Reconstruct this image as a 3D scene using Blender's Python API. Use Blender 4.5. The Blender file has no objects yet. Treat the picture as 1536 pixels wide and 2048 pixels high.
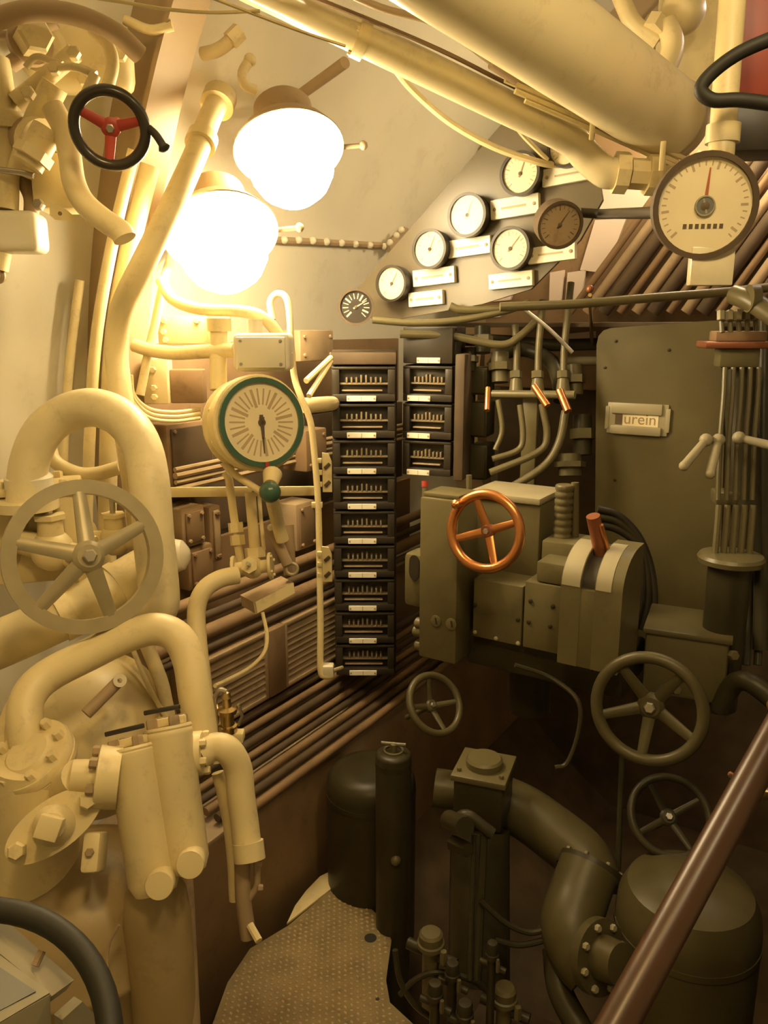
import bpy, bmesh, math, random
from mathutils import Vector, Matrix
random.seed(7)
V = Vector
sc = bpy.context.scene
COL = sc.collection
# ------------------------------------------------------------------ camera
FP = 1600.0                                  # focal length in pixels of the 1536 x 2048 frame
YAW, PITCH = math.radians(32), math.radians(13)
EYE = V((0, 0, 1.6))
cd = bpy.data.cameras.new('camera'); cam = bpy.data.objects.new('camera', cd); COL.objects.link(cam)
cd.sensor_fit = 'VERTICAL'; cd.sensor_height = 24; cd.lens = 24 * FP / 2048; cd.clip_start = 0.02
cam.location = EYE; cam.rotation_euler = (math.pi / 2 - PITCH, 0, YAW)
sc.camera = cam
CR = V((math.cos(YAW), math.sin(YAW), 0))
CF = V((-math.sin(YAW) * math.cos(PITCH), math.cos(YAW) * math.cos(PITCH), -math.sin(PITCH)))
CU = CR.cross(CF)
# ------------------------------------------------------------------ world, exposure
w = bpy.data.worlds.new('world'); sc.world = w; w.use_nodes = True
w.node_tree.nodes['Background'].inputs[0].default_value = (1.0, 0.73, 0.33, 1)
w.node_tree.nodes['Background'].inputs[1].default_value = 0.010
sc.view_settings.view_transform = 'Standard'; sc.view_settings.look = 'None'
sc.view_settings.exposure = 0.0; sc.view_settings.gamma = 1.0; sc.view_settings.use_curve_mapping = False
for k_, v_ in (('use_light_tree', False), ('max_bounces', 5), ('diffuse_bounces', 3), ('glossy_bounces', 2), ('transmission_bounces', 2), ('transparent_max_bounces', 6)): setattr(sc.cycles, k_, v_)
LAMP_COL = (1.0, 0.80, 0.46)
FAR_COL = (1.0, 0.70, 0.28)
LAMP_STRENGTH = 60.0
PORT_STRENGTH, STAR_STRENGTH, BAYFILL_STRENGTH = 75.0, 62.0, 66.0

# ------------------------------------------------------------------ rays: a pixel of the photograph into the place
def ray(px, py):
    return CF + CR * ((px - 768) / FP) + CU * ((1024 - py) / FP)
def P(px, py, d): return EYE + ray(px, py) * d
def PL(px, py, p0, n):
    r = ray(px, py); return EYE + r * ((V(p0) - EYE).dot(V(n)) / r.dot(V(n)))
def PX(px, py, X): return PL(px, py, (X, 0, 0), (1, 0, 0))
def PY(px, py, Y): return PL(px, py, (0, Y, 0), (0, 1, 0))
def PZ(px, py, Z): return PL(px, py, (0, 0, Z), (0, 0, 1))
HX, HZ, HR = 0.35, 1.25, 2.2                 # the pressure hull: a tube along Y
def hull(px, py, R=HR):
    r = ray(px, py); ox, oz = EYE.x - HX, EYE.z - HZ
    a = r.x * r.x + r.z * r.z; b = 2 * (ox * r.x + oz * r.z); c = ox * ox + oz * oz - R * R
    t = (-b + math.sqrt(b * b - 4 * a * c)) / (2 * a)
    return EYE + r * t
def S(px, d): return px * d / FP             # pixels at a depth into metres

# ------------------------------------------------------------------ materials
MATS = {}
def mat(name, col, rough=0.5, metal=0.0, noise=0.15, scale=8.0, bump=0.0, bscale=60.0, dirt=None, dirt_amt=0.0, coat=0.0, spec=0.5):
    m = bpy.data.materials.new(name); m.use_nodes = True
    nt = m.node_tree; N = nt.nodes; L = nt.links; b = N['Principled BSDF']
    b.inputs['Roughness'].default_value = rough; b.inputs['Metallic'].default_value = metal
    b.inputs['Specular IOR Level'].default_value = spec
    if coat: b.inputs['Coat Weight'].default_value = coat; b.inputs['Coat Roughness'].default_value = 0.15
    tc = N.new('ShaderNodeTexCoord')
    tn = N.new('ShaderNodeTexNoise'); tn.inputs['Scale'].default_value = scale; tn.inputs['Detail'].default_value = 2
    L.new(tc.outputs['Object'], tn.inputs['Vector'])
    cr = N.new('ShaderNodeValToRGB'); c = V(col)
    lo = c * (1 - noise); hi = c * (1 + noise * 0.6)
    cr.color_ramp.elements[0].position = 0.3; cr.color_ramp.elements[0].color = (*lo, 1)
    cr.color_ramp.elements[1].position = 0.7; cr.color_ramp.elements[1].color = (*[min(1, x) for x in hi], 1)
    L.new(tn.outputs['Fac'], cr.inputs['Fac']); out = cr.outputs['Color']
    if dirt:
        t2 = N.new('ShaderNodeTexNoise'); t2.inputs['Scale'].default_value = scale * 2.7; t2.inputs['Detail'].default_value = 4; t2.inputs['Roughness'].default_value = 0.75
        L.new(tc.outputs['Object'], t2.inputs['Vector'])
        c2 = N.new('ShaderNodeValToRGB'); c2.color_ramp.elements[0].position = 0.55; c2.color_ramp.elements[1].position = 0.75
        c2.color_ramp.elements[0].color = (0, 0, 0, 1); c2.color_ramp.elements[1].color = (dirt_amt,) * 3 + (1,)
        L.new(t2.outputs['Fac'], c2.inputs['Fac'])
        mx = N.new('ShaderNodeMix'); mx.data_type = 'RGBA'; L.new(c2.outputs['Color'], mx.inputs[0]); L.new(out, mx.inputs[6]); mx.inputs[7].default_value = (*dirt, 1)
        out = mx.outputs[2]
    L.new(out, b.inputs['Base Color'])
    if bump:
        t3 = N.new('ShaderNodeTexNoise'); t3.inputs['Scale'].default_value = bscale; t3.inputs['Detail'].default_value = 1
        L.new(tc.outputs['Object'], t3.inputs['Vector'])
        bp = N.new('ShaderNodeBump'); bp.inputs['Strength'].default_value = bump; bp.inputs['Distance'].default_value = 0.004
        L.new(t3.outputs['Fac'], bp.inputs['Height']); L.new(bp.outputs['Normal'], b.inputs['Normal'])
    MATS[name] = m; return m
def emis(name, col, s):
    m = bpy.data.materials.new(name); m.use_nodes = True; b = m.node_tree.nodes['Principled BSDF']
    b.inputs['Base Color'].default_value = (*col, 1); b.inputs['Emission Color'].default_value = (*col, 1); b.inputs['Emission Strength'].default_value = s
    MATS[name] = m; return m
def glassm(name, tint=(1, 1, 1), rough=0.02):
    m = bpy.data.materials.new(name); m.use_nodes = True; nt = m.node_tree; N = nt.nodes; L = nt.links
    N.remove(N['Principled BSDF'])
    tr = N.new('ShaderNodeBsdfTransparent'); tr.inputs[0].default_value = (*tint, 1)
    gl = N.new('ShaderNodeBsdfGlossy'); gl.inputs['Roughness'].default_value = rough
    mx = N.new("ShaderNodeMixShader"); mx.inputs[0].default_value = 0.005; L.new(tr.outputs[0], mx.inputs[1]); L.new(gl.outputs[0], mx.inputs[2])
    L.new(mx.outputs[0], N['Material Output'].inputs[0]); MATS[name] = m; return m
CREAM = mat('cream_paint', (0.80, 0.67, 0.37), 0.42, noise=0.10, scale=9, bump=0.15, bscale=45, dirt=(0.36, 0.26, 0.14), dirt_amt=0.35)
LAG = mat('lagged_cream_paint', (0.80, 0.69, 0.42), 0.45, noise=0.08, scale=12, bump=0.5, bscale=38, dirt=(0.4, 0.3, 0.17), dirt_amt=0.25)
HULLM = mat('hull_paint', (0.84, 0.79, 0.64), 0.5, noise=0.08, scale=2.5, bump=0.1, bscale=12, dirt=(0.45, 0.34, 0.2), dirt_amt=0.2)
FRAMEM = mat('shaded_frame_paint', (0.42, 0.305, 0.175), 0.5, noise=0.1, scale=4)  # ring frames' shade is put into this browner cream
TAN = mat('tan_paint', (0.40, 0.29, 0.17), 0.55, noise=0.2, scale=6, dirt=(0.15, 0.10, 0.05), dirt_amt=0.5)
BROWN = mat('brown_paint', (0.26, 0.165, 0.085), 0.6, noise=0.25, scale=5, dirt=(0.1, 0.06, 0.03), dirt_amt=0.5)
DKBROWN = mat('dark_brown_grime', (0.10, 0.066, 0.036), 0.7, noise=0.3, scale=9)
GREEN = mat('olive_grey_paint', (0.135, 0.113, 0.053), 0.38, noise=0.08, scale=7, bump=0.08, bscale=60, dirt=(0.07, 0.06, 0.03), dirt_amt=0.35)
BOARD = mat('olive_board_paint', (0.118, 0.095, 0.040), 0.45, noise=0.12, scale=5, bump=0.05, bscale=80, dirt=(0.08, 0.065, 0.03), dirt_amt=0.4)
SHADECREAM = mat('shaded_cream_paint', (0.40, 0.30, 0.145), 0.45, noise=0.12, scale=6, dirt=(0.2, 0.13, 0.06), dirt_amt=0.4)  # cream of the pump barrels with the overhang's shade mixed into the colour
MIDGREEN = mat('dim_olive_paint', (0.088, 0.073, 0.033), 0.38, noise=0.12, scale=7, dirt=(0.05, 0.04, 0.02), dirt_amt=0.4, spec=0.35)  # console olive with the weak light at lower right put into the colour
DKGREEN = mat('dark_shaded_olive_paint', (0.044, 0.037, 0.018), 0.38, noise=0.15, scale=7, dirt=(0.025, 0.02, 0.01), dirt_amt=0.4, spec=0.3)  # dark olive, darkened further for the weak light at lower right
GREYW = mat('grey_wheel_paint', (0.42, 0.36, 0.22), 0.38, metal=0.25, noise=0.1, scale=18)
STEEL = mat('worn_steel', (0.55, 0.52, 0.45), 0.3, metal=0.9, noise=0.15, scale=20)
BRASS = mat('brass', (0.62, 0.46, 0.22), 0.28, metal=1.0, noise=0.15, scale=20)
COPPER = mat('copper', (0.70, 0.30, 0.11), 0.28, metal=0.85, noise=0.12, scale=14)
COPDULL = mat('dull_copper', (0.30, 0.105, 0.05), 0.42, metal=0.4, noise=0.2, scale=14)
BLACK = mat('black_bakelite', (0.035, 0.027, 0.018), 0.42, noise=0.2, scale=12)
RUBBER = mat('black_rubber', (0.022, 0.02, 0.013), 0.6, noise=0.2, scale=12)
RIMBLK = mat('black_rim', (0.04, 0.032, 0.022), 0.25, noise=0.1, scale=12)
RED = mat('red_paint', (0.42, 0.055, 0.035), 0.42, noise=0.1, scale=12)
REDDK = mat('dark_red_paint', (0.30, 0.045, 0.025), 0.45, noise=0.2, scale=10)
WHITE = mat('white_enamel', (0.82, 0.76, 0.60), 0.4, noise=0.05, scale=10)
PLATE = mat('engraved_plate', (0.74, 0.66, 0.46), 0.28, noise=0.08, scale=30)
DIAL = mat('dial_paper', (0.84, 0.73, 0.48), 0.6, noise=0.06, scale=14)
DIALRED = mat('dial_red_print', (0.45, 0.13, 0.05), 0.6, noise=0.05)
INK = mat('dial_ink', (0.13, 0.09, 0.05), 0.6, noise=0.05)
BLUEGREEN = mat('teal_enamel', (0.045, 0.115, 0.075), 0.3, noise=0.1, scale=14, coat=0.3)
RAILM = mat('varnished_brown_rail', (0.062, 0.027, 0.012), 0.34, noise=0.2, scale=9)
TREAD = mat('tread_plate_steel', (0.34, 0.26, 0.13), 0.45, metal=0.3, noise=0.25, scale=14, dirt=(0.10, 0.07, 0.035), dirt_amt=0.6)
PIPM = mat('worn_tread_tops', (0.60, 0.46, 0.25), 0.35, metal=0.35, noise=0.2, scale=20)
PALE = mat('pale_grey_paint', (0.36, 0.32, 0.21), 0.45, noise=0.1, scale=8)
SLATE = mat('slate_blue_panel', (0.17, 0.175, 0.165), 0.4, noise=0.1, scale=6)
PINKWH = mat('pinkish_white_paint', (0.72, 0.60, 0.53), 0.55, noise=0.08, scale=6)
FINS = mat('ivory_insulator', (0.26, 0.20, 0.12), 0.4, noise=0.1, scale=10)
GLASS = glassm('gauge_glass')
LAMPGLASS = emis('lamp_glass_lit', LAMP_COL, LAMP_STRENGTH)
PORTGLASS = emis('port_lamp_glass_lit', FAR_COL, PORT_STRENGTH)
BAYFILLGLASS = emis('bay_fill_glass_lit', LAMP_COL, BAYFILL_STRENGTH)  # for the added lamp behind the gauge panel
SHINY = mat('glossy_cream_paint', (0.76, 0.66, 0.41), 0.24, noise=0.08, scale=5, bump=0.06, bscale=8, dirt=(0.36, 0.27, 0.15), dirt_amt=0.3, coat=0.3)
FAINT = mat('faded_dial_print', (0.50, 0.38, 0.22), 0.6, noise=0.1)
STARGLASS = emis('starboard_lamp_glass_lit', LAMP_COL, STAR_STRENGTH)
PANELM = mat('gauge_panel_paint', (0.13, 0.105, 0.065), 0.35, noise=0.1, scale=6)
PLATEW = mat('white_name_plate', (0.88, 0.82, 0.66), 0.3, noise=0.05, scale=20)
TUBEFILLGLASS = emis('fill_tube_lit', (1.0, 0.80, 0.72), 30.0)

# ------------------------------------------------------------------ mesh building
def wl(o):                                    # world location of a thing (parents carry no rotation)
    p = V((0, 0, 0))
    while o: p = p + o.location; o = o.parent
    return p
def basis(p, x, y, z):
    m = Matrix.Identity(4)
    for i, a in enumerate((x, y, z)):
        for k in range(3): m[k][i] = a[k]
    for k in range(3): m[k][3] = p[k]
    return m
def frame(p, n, up=(0, 0, 1)):                # z along n (out of the face), y up, x to the right of someone looking at the face
    z = V(n).normalized(); u = V(up)
    if abs(z.dot(u.normalized())) > 0.98: u = V((0, 1, 0))
    y = (u - z * u.dot(z)).normalized(); x = y.cross(z)
    return basis(V(p), x, y, z)
def turned(p, rz):                            # x along the front, y into depth, z up; rz degrees
    a = math.radians(rz); return basis(V(p), (math.cos(a), math.sin(a), 0), (-math.sin(a), math.cos(a), 0), (0, 0, 1))
def tocam(p, yaw=0, pitch=0):                 # a direction from p to the eye, swung by yaw / pitch degrees
    d = (EYE - V(p)).normalized()
    d = Matrix.Rotation(math.radians(yaw), 3, 'Z') @ d
    ax = V((0, 0, 1)).cross(d).normalized()
    return Matrix.Rotation(math.radians(-pitch), 3, ax) @ d
def tag(o, label=None, cat=None, group=None, kind=None):
    if label: o['label'] = label
    if cat: o['category'] = cat
    if group: o['group'] = group
    if kind: o['kind'] = kind
    return o
def T(name, label, cat, loc, group=None):
    o = bpy.data.objects.new(name, None); COL.objects.link(o); o.location = loc; o.empty_display_size = 0.02
    return tag(o, label, cat, group)
def fillet(pts, r, n=7):
    pts = [V(p) for p in pts]
    if r <= 0 or len(pts) < 3: return pts
    out = [pts[0]]
    for i in range(1, len(pts) - 1):
        a, b, c = pts[i - 1], pts[i], pts[i + 1]
        la, lc = (a - b).length, (c - b).length; k = min(r, la * 0.49, lc * 0.49)
        s, e = b + (a - b) / la * k, b + (c - b) / lc * k
        for j in range(n + 1):
            t = j / n; out.append(s * (1 - t) ** 2 + b * 2 * t * (1 - t) + e * t * t)
    out.append(pts[-1]); return out
def spline(pts, n=6):                         # Catmull-Rom through the points
    pts = [V(p) for p in pts]; q = [pts[0] * 2 - pts[1]] + pts + [pts[-1] * 2 - pts[-2]]; out = []
    for i in range(1, len(q) - 2):
        for j in range(n):
            t = j / n; a, b, c, d = q[i - 1], q[i], q[i + 1], q[i + 2]
            out.append(0.5 * ((2 * b) + (c - a) * t + (2 * a - 5 * b + 4 * c - d) * t * t + (3 * b - a - 3 * c + d) * t ** 3))
    out.append(pts[-1]); return out
class M:
    def __init__(s, m=None): s.v = []; s.f = []; s.m = m or Matrix.Identity(4)
    def add(s, v, f):
        k = len(s.v); s.v += [s.m @ V(p) for p in v]; s.f += [tuple(i + k for i in q) for q in f]; return s
    def box(s, x0, x1, y0, y1, z0, z1, bev=0, seg=2):
        b = bmesh.new(); bmesh.ops.create_cube(b, size=1)
        for v in b.verts: v.co = V(((x0 + x1) / 2 + v.co.x * (x1 - x0), (y0 + y1) / 2 + v.co.y * (y1 - y0), (z0 + z1) / 2 + v.co.z * (z1 - z0)))
        if bev: bmesh.ops.bevel(b, geom=b.edges[:], offset=bev, segments=seg, affect='EDGES', profile=0.5)
        b.verts.index_update(); s.add([v.co.copy() for v in b.verts], [[v.index for v in f.verts] for f in b.faces]); b.free(); return s
    def tube(s, pts, r, n=12, fil=0, rb=None, caps=True):
        pts = fillet(pts, fil); K = len(pts); rings = []; t0 = (pts[1] - pts[0]).normalized()
        u = V((0, 0, 1)) if abs(t0.z) < 0.9 else V((0, 1, 0)); u = (u - t0 * u.dot(t0)).normalized(); v = []; f = []
        for i, p in enumerate(pts):
            t = (pts[min(i + 1, K - 1)] - pts[max(i - 1, 0)]).normalized(); u = (u - t * u.dot(t)).normalized(); w_ = t.cross(u)
            rr = r[i] if isinstance(r, (list, tuple)) else (r if rb is None else r + (rb - r) * i / (K - 1))
            for j in range(n):
                a = 2 * math.pi * j / n; v.append(p + (u * math.cos(a) + w_ * math.sin(a)) * rr)
        for i in range(K - 1):
            for j in range(n): f.append((i * n + j, i * n + (j + 1) % n, (i + 1) * n + (j + 1) % n, (i + 1) * n + j))
        if caps: f.append(tuple(range(n))[::-1]); f.append(tuple(range((K - 1) * n, K * n)))
        return s.add(v, f)
    def cyl(s, a, b, r, rb=None, n=20): return s.tube([V(a), V(b)], r, n, rb=rb)
    def lathe(s, prof, n=28, a0=0, sy=1.0):   # profile (radius, z) in the local frame, about local z
        v = []; f = []; K = len(prof)
        for r, z in prof:
            for j in range(n):
                a = 2 * math.pi * j / n; v.append((max(r, 1e-5) * math.cos(a), max(r, 1e-5) * math.sin(a) * sy, z))
        for i in range(K - 1):
            for j in range(n): f.append((i * n + j, i * n + (j + 1) % n, (i + 1) * n + (j + 1) % n, (i + 1) * n + j))
        f.append(tuple(range(n))[::-1]); f.append(tuple(range((K - 1) * n, K * n)))
        return s.add(v, f)
    def ring(s, R, r, n=40, k=10, z=0, rz=None, arc=(0, 360)):  # a torus about local z, rz = half thickness along z
        v = []; f = []; rz = rz or r; full = arc[1] - arc[0] >= 360; nn = n if full else n + 1
        for i in range(nn):
            a = math.radians(arc[0] + (arc[1] - arc[0]) * i / n)
            for j in range(k):
                b = 2 * math.pi * j / k; q = R + r * math.cos(b); v.append((q * math.cos(a), q * math.sin(a), z + rz * math.sin(b)))
        for i in range(n):
            for j in range(k): i2 = (i + 1) % nn; f.append((i * k + j, i2 * k + j, i2 * k + (j + 1) % k, i * k + (j + 1) % k))
        if not full: f.append(tuple(range(k))); f.append(tuple(range(n * k, n * k + k)))
        return s.add(v, f)
    def band(s, R0, R1, z0, z1, n=40):        # flat ring with square section
        v = []; f = []
        for i in range(n):
            a = 2 * math.pi * i / n; c, q = math.cos(a), math.sin(a); v += [(R0 * c, R0 * q, z0), (R1 * c, R1 * q, z0), (R1 * c, R1 * q, z1), (R0 * c, R0 * q, z1)]
        for i in range(n):
            a, b = i * 4, ((i + 1) % n) * 4
            for j in range(4): f.append((a + j, b + j, b + (j + 1) % 4, a + (j + 1) % 4))
        return s.add(v, f)
    def prism(s, poly, z0, z1):               # polygon in local x, y from z0 to z1
        n = len(poly); v = [(p[0], p[1], z0) for p in poly] + [(p[0], p[1], z1) for p in poly]
        f = [tuple(range(n))[::-1], tuple(range(n, 2 * n))] + [(i, (i + 1) % n, n + (i + 1) % n, n + i) for i in range(n)]
        return s.add(v, f)
    def ball(s, c, r, n=16, sx=1, sy=1, sz=1):
        c = V(c); v = []; f = []; k = n // 2
        for i in range(k + 1):
            a = math.pi * i / k
            for j in range(n): b = 2 * math.pi * j / n; q = max(math.sin(a), 1e-4); v.append(c + V((r * sx * q * math.cos(b), r * sy * q * math.sin(b), r * sz * math.cos(a))))
        for i in range(k):
            for j in range(n): f.append((i * n + j, (i + 1) * n + j, (i + 1) * n + (j + 1) % n, i * n + (j + 1) % n))
        return s.add(v, f)
    def part(s, name, material, parent=None, label=None, cat=None, group=None, kind=None, sharp=38, smooth=True):
        me = bpy.data.meshes.new(name)
        if parent: off = wl(parent)
        else:
            lo = min(p.z for p in s.v); off = V((sum(p.x for p in s.v) / len(s.v), sum(p.y for p in s.v) / len(s.v), lo))
        me.from_pydata([p - off for p in s.v], [], s.f)
        b = bmesh.new(); b.from_mesh(me); bmesh.ops.recalc_face_normals(b, faces=b.faces[:]); b.to_mesh(me); b.free()
        if smooth:
            me.shade_smooth(); me.set_sharp_from_angle(angle=math.radians(sharp))
        me.materials.append(material)
        o = bpy.data.objects.new(name, me); COL.objects.link(o)
        if parent: o.parent = parent
        else: o.location = off
        return tag(o, label, cat, group, kind)
def hexbolt(F, r, h, material, parent, name='bolt'):   # on the local xy plane of F, growing along z
    return M(F).lathe([(r, 0), (r, h * 0.8), (r * 0.8, h)], n=6).part(name, material, parent)
def bolts(F, R, k, r, h, material, parent, a0=0, z=0):
    for i in range(k):
        a = math.radians(a0 + 360 * i / k); hexbolt(F @ Matrix.Translation((R * math.cos(a), R * math.sin(a), z)), r, h, material, parent)
def pipe(name, label, pts, r, material, cat='pipe', fil=0.06, n=16, group=None, parent=None, collars=(), cmat=None):
    t = parent or (T(name, label, cat, V(pts[0]), group) if collars else None)
    if t is None: return M().tube(pts, r, n, fil).part(name, material, None, label, cat, group)
    M().tube(pts, r, n, fil).part('tube', material, t)
    for p, d, rr, h in collars:
        p = V(p); d = V(d).normalized(); M().cyl(p - d * h / 2, p + d * h / 2, rr, n=24).part('collar', cmat or material, t)
    return t

# ================================================================== the setting
Y0, Y1 = -1.7, 4.7
def arc_shell(name, a0, a1, R0, R1, y0, y1, material, n=48, parent=None, label=None):
    v = []; f = []
    for i in range(n + 1):
        a = math.radians(a0 + (a1 - a0) * i / n); c, q = math.cos(a), math.sin(a)
        for R, y in ((R0, y0), (R0, y1), (R1, y1), (R1, y0)): v.append((HX + R * c, y, HZ + R * q))
    for i in range(n):
        a, b = i * 4, i * 4 + 4
        for j in range(4): f.append((a + j, a + (j + 1) % 4, b + (j + 1) % 4, b + j))
    f.append((0, 1, 2, 3)); f.append(tuple(n * 4 + j for j in range(4)))
    return M().add(v, f).part(name, material, parent, label, None, None, None if parent else 'structure')
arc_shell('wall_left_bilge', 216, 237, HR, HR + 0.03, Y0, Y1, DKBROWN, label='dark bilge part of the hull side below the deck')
wall_left = arc_shell('wall_left', 145, 216, HR, HR + 0.03, Y0, Y1, HULLM, label='curved cream painted hull side behind the pipes and lamps')
ceiling = arc_shell('ceiling', 35, 145, HR, HR + 0.03, Y0, Y1, HULLM, label='curved cream painted hull overhead')
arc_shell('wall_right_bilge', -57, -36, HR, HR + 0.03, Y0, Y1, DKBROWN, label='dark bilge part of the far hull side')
wall_right = arc_shell('wall_right', -36, 35, HR, HR + 0.03, Y0, Y1, HULLM, label='curved hull side to the right of the machinery')
M().box(-2, 2.7, Y1, Y1 + 0.05, -0.7, 3.5).part('wall_back', BROWN, None, 'dark brown cross bulkhead closing the far end', kind='structure')
M().box(-2, 2.7, Y0 - 0.05, Y0, -0.7, 3.5).part('wall_front', HULLM, None, 'cream cross bulkhead behind the viewer', kind='structure')
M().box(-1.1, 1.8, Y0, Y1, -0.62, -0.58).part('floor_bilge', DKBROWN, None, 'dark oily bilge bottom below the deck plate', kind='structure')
FRY = (1.44, 3.6, 4.3, 0.35, -0.7)
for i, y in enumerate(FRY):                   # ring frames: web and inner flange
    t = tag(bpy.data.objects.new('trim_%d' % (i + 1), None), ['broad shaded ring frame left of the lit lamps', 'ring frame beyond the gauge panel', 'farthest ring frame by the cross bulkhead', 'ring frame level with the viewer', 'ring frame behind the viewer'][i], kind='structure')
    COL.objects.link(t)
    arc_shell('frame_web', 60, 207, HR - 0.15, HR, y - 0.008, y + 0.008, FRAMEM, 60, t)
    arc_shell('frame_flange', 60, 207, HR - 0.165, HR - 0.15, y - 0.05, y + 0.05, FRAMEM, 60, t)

# deck plate with pressed tread
FPX = [(672, 1772), (720, 1795), (760, 1835), (783, 1880), (772, 1960), (780, 2005), (845, 2065), (1000, 2250), (1150, 2700), (420, 2700), (330, 2400), (395, 2160), (425, 2048), (455, 1965), (500, 1897), (575, 1852)]
fpoly = [PZ(x, y, 0) for x, y in FPX]
floor = M().prism([(p.x, p.y) for p in fpoly], -0.012, 0).part('floor', TREAD, None, 'worn brown tread plate deck with rounded cut edge', kind='structure')
def inside(x, y, poly):
    c = False; j = len(poly) - 1
    for i in range(len(poly)):
        a, b = poly[i], poly[j]
        if (a.y > y) != (b.y > y) and x < (b.x - a.x) * (y - a.y) / (b.y - a.y) + a.x: c = not c
        j = i
    return c
m = M(); g = 0.0185; hole = PZ(741, 1876, 0)
for i in range(-80, 40):
    for j in range(20, 150):
        x, y = i * g + (j % 2) * g / 2, j * g * 0.72
        if inside(x, y, fpoly) and all(inside(x + a, y + b, fpoly) for a, b in ((.01, 0), (-.01, 0), (0, .01), (0, -.01))) and (V((x, y, 0)) - hole).length > 0.024:
            a = 0.6 if (i + j) % 2 else -0.6; c, s_ = math.cos(a), math.sin(a); L_, W_, h = 0.0070, 0.0042, 0.0014
            pts = [(L_, 0), (0, W_), (-L_, 0), (0, -W_)]
            m.add([(x + p * c - q * s_, y + p * s_ + q * c, 0) for p, q in pts] + [(x + .72 * (p * c - q * s_), y + .72 * (p * s_ + q * c), h) for p, q in pts],
                  [(4, 5, 6, 7), (0, 1, 5, 4), (1, 2, 6, 5), (2, 3, 7, 6), (3, 0, 4, 7)])
m.part('tread_pips', PIPM, floor, kind='stuff', smooth=False)
M(Matrix.Translation(hole)).lathe([(0.0165, -0.001), (0.0165, 0.0006), (0.013, 0.0006)], n=20).part('lifting_hole', RUBBER, floor)
M(Matrix.Translation(PZ(755, 1998, 0))).lathe([(0.005, -0.001), (0.005, 0.0006)], n=10).part('screw_hole', RUBBER, floor)
# cream curved toe plate between the deck and the brown side panel
tp = [PZ(x, y, 0.0) for x, y in ((668, 1776), (668, 1742), (640, 1756), (612, 1785), (590, 1815), (574, 1850))]
M().add([tuple(p) for p in tp] + [(p.x, p.y, 0.006) for p in tp], [(0, 1, 2, 3, 4, 5)[::-1], (6, 7, 8, 9, 10, 11)] + [(i, (i + 1) % 6, 6 + (i + 1) % 6, 6 + i) for i in range(6)]).part('toe_plate', CREAM, None, 'cream crescent toe plate along the deck edge', 'plate')
# brown side panel at the foot of the hull, and the boards of the bilge edge
XP = -1.30
M().box(XP - 0.02, XP, 0.5, 3.39, -0.2, 0.34, 0.006).part('wall_left_skirting', BROWN, None, 'plain brown sheet panel at the foot of the hull side', kind='structure')
M().box(XP - 0.3, XP, 0.5, 3.2, 0.335, 0.35, 0.004).part('ledge', TAN, None, 'tan shelf ledge above the brown panel, under the cable runs', 'ledge')

# ================================================================== lamps
def bulkhead_lamp(label, p, n, R, glass, anchor, group):      # p: where the glass globe meets the socket
    t = T('bulkhead_lamp', label, 'lamp', p, group); F = frame(p, n)
    M(F).lathe([(0.001, -0.08), (R * .6, -0.08), (R * .68, -0.07), (R * .7, -0.01), (R * .78, -0.008), (R * .78, 0.006), (R * .6, 0.006), (0.001, 0.005)], n=36).part('housing', TAN, t)
    M(F).lathe([(R * .6, 0.006), (R * .82, R * .25), (R * .96, R * .55), (R, R * .85), (R * .95, R * 1.2), (R * .8, R * 1.5), (R * .55, R * 1.74), (R * .28, R * 1.86), (0.001, R * 1.9)], n=24).part('glass_dome', glass, t)
    M(F).lathe([(R * .78, -.004), (R * 1.05, R * .18), (R * 1.28, R * .52), (R * 1.27, R * .55), (R * 1.03, R * .22), (R * .78, .006)], n=40).part('shade', TAN, t)
    R *= 1.15
    M(F).cyl((R * 1.1, 0, R * .3), (R * 1.1 + 0.05, 0.01, R * .3), 0.006).part('wing_screw', TAN, t)
    M(F).ball((R * 1.1 + 0.058, 0.012, R * .3), 0.012, 10).part('screw_head', TAN, t)
    M().tube([F @ V((0, 0, -0.09)), anchor], 0.014, 10).part('mounting_arm', TAN, t)
    return t
pa = P(572, 262, 2.04); pb = P(436, 432, 1.97)
na = (tocam(pa, -14) * .55 + V((0, 0, -0.85)) + CR * .25).normalized(); nb = (tocam(pb, -5) * .6 + V((0, 0, -0.75)) + CR * .15).normalized()
bulkhead_lamp('upper of two glaring bulkhead lamps, with wing screw sticking out right', pa, na, 0.110, LAMPGLASS, hull(560, 220), 'lit bulkhead lamps on the hull')
bulkhead_lamp('lower of two glaring bulkhead lamps, above the white bracket', pb, nb, 0.110, LAMPGLASS, hull(400, 470), 'lit bulkhead lamps on the hull')
for p, gl, lab in (((-0.6, 2.85, 2.52), BAYFILLGLASS, 'unseen lamp added behind the gauge panel to brighten the hull'), ((-0.35, 0.30, 2.55), PORTGLASS, 'bulkhead lamp overhead just in front of the viewer'), ((0.10, 0.78, 2.62), STARGLASS, 'bulkhead lamp overhead to the right of the viewer')):  # first one is an added lamp that brightens the hull patch
    bulkhead_lamp(lab, V(p), (0.0, 0.0, -1), 0.10, gl, V((p[0], p[1], HZ + math.sqrt(HR ** 2 - (p[0] - HX) ** 2) - .01)), 'bulkhead lamps out of view')

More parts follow.
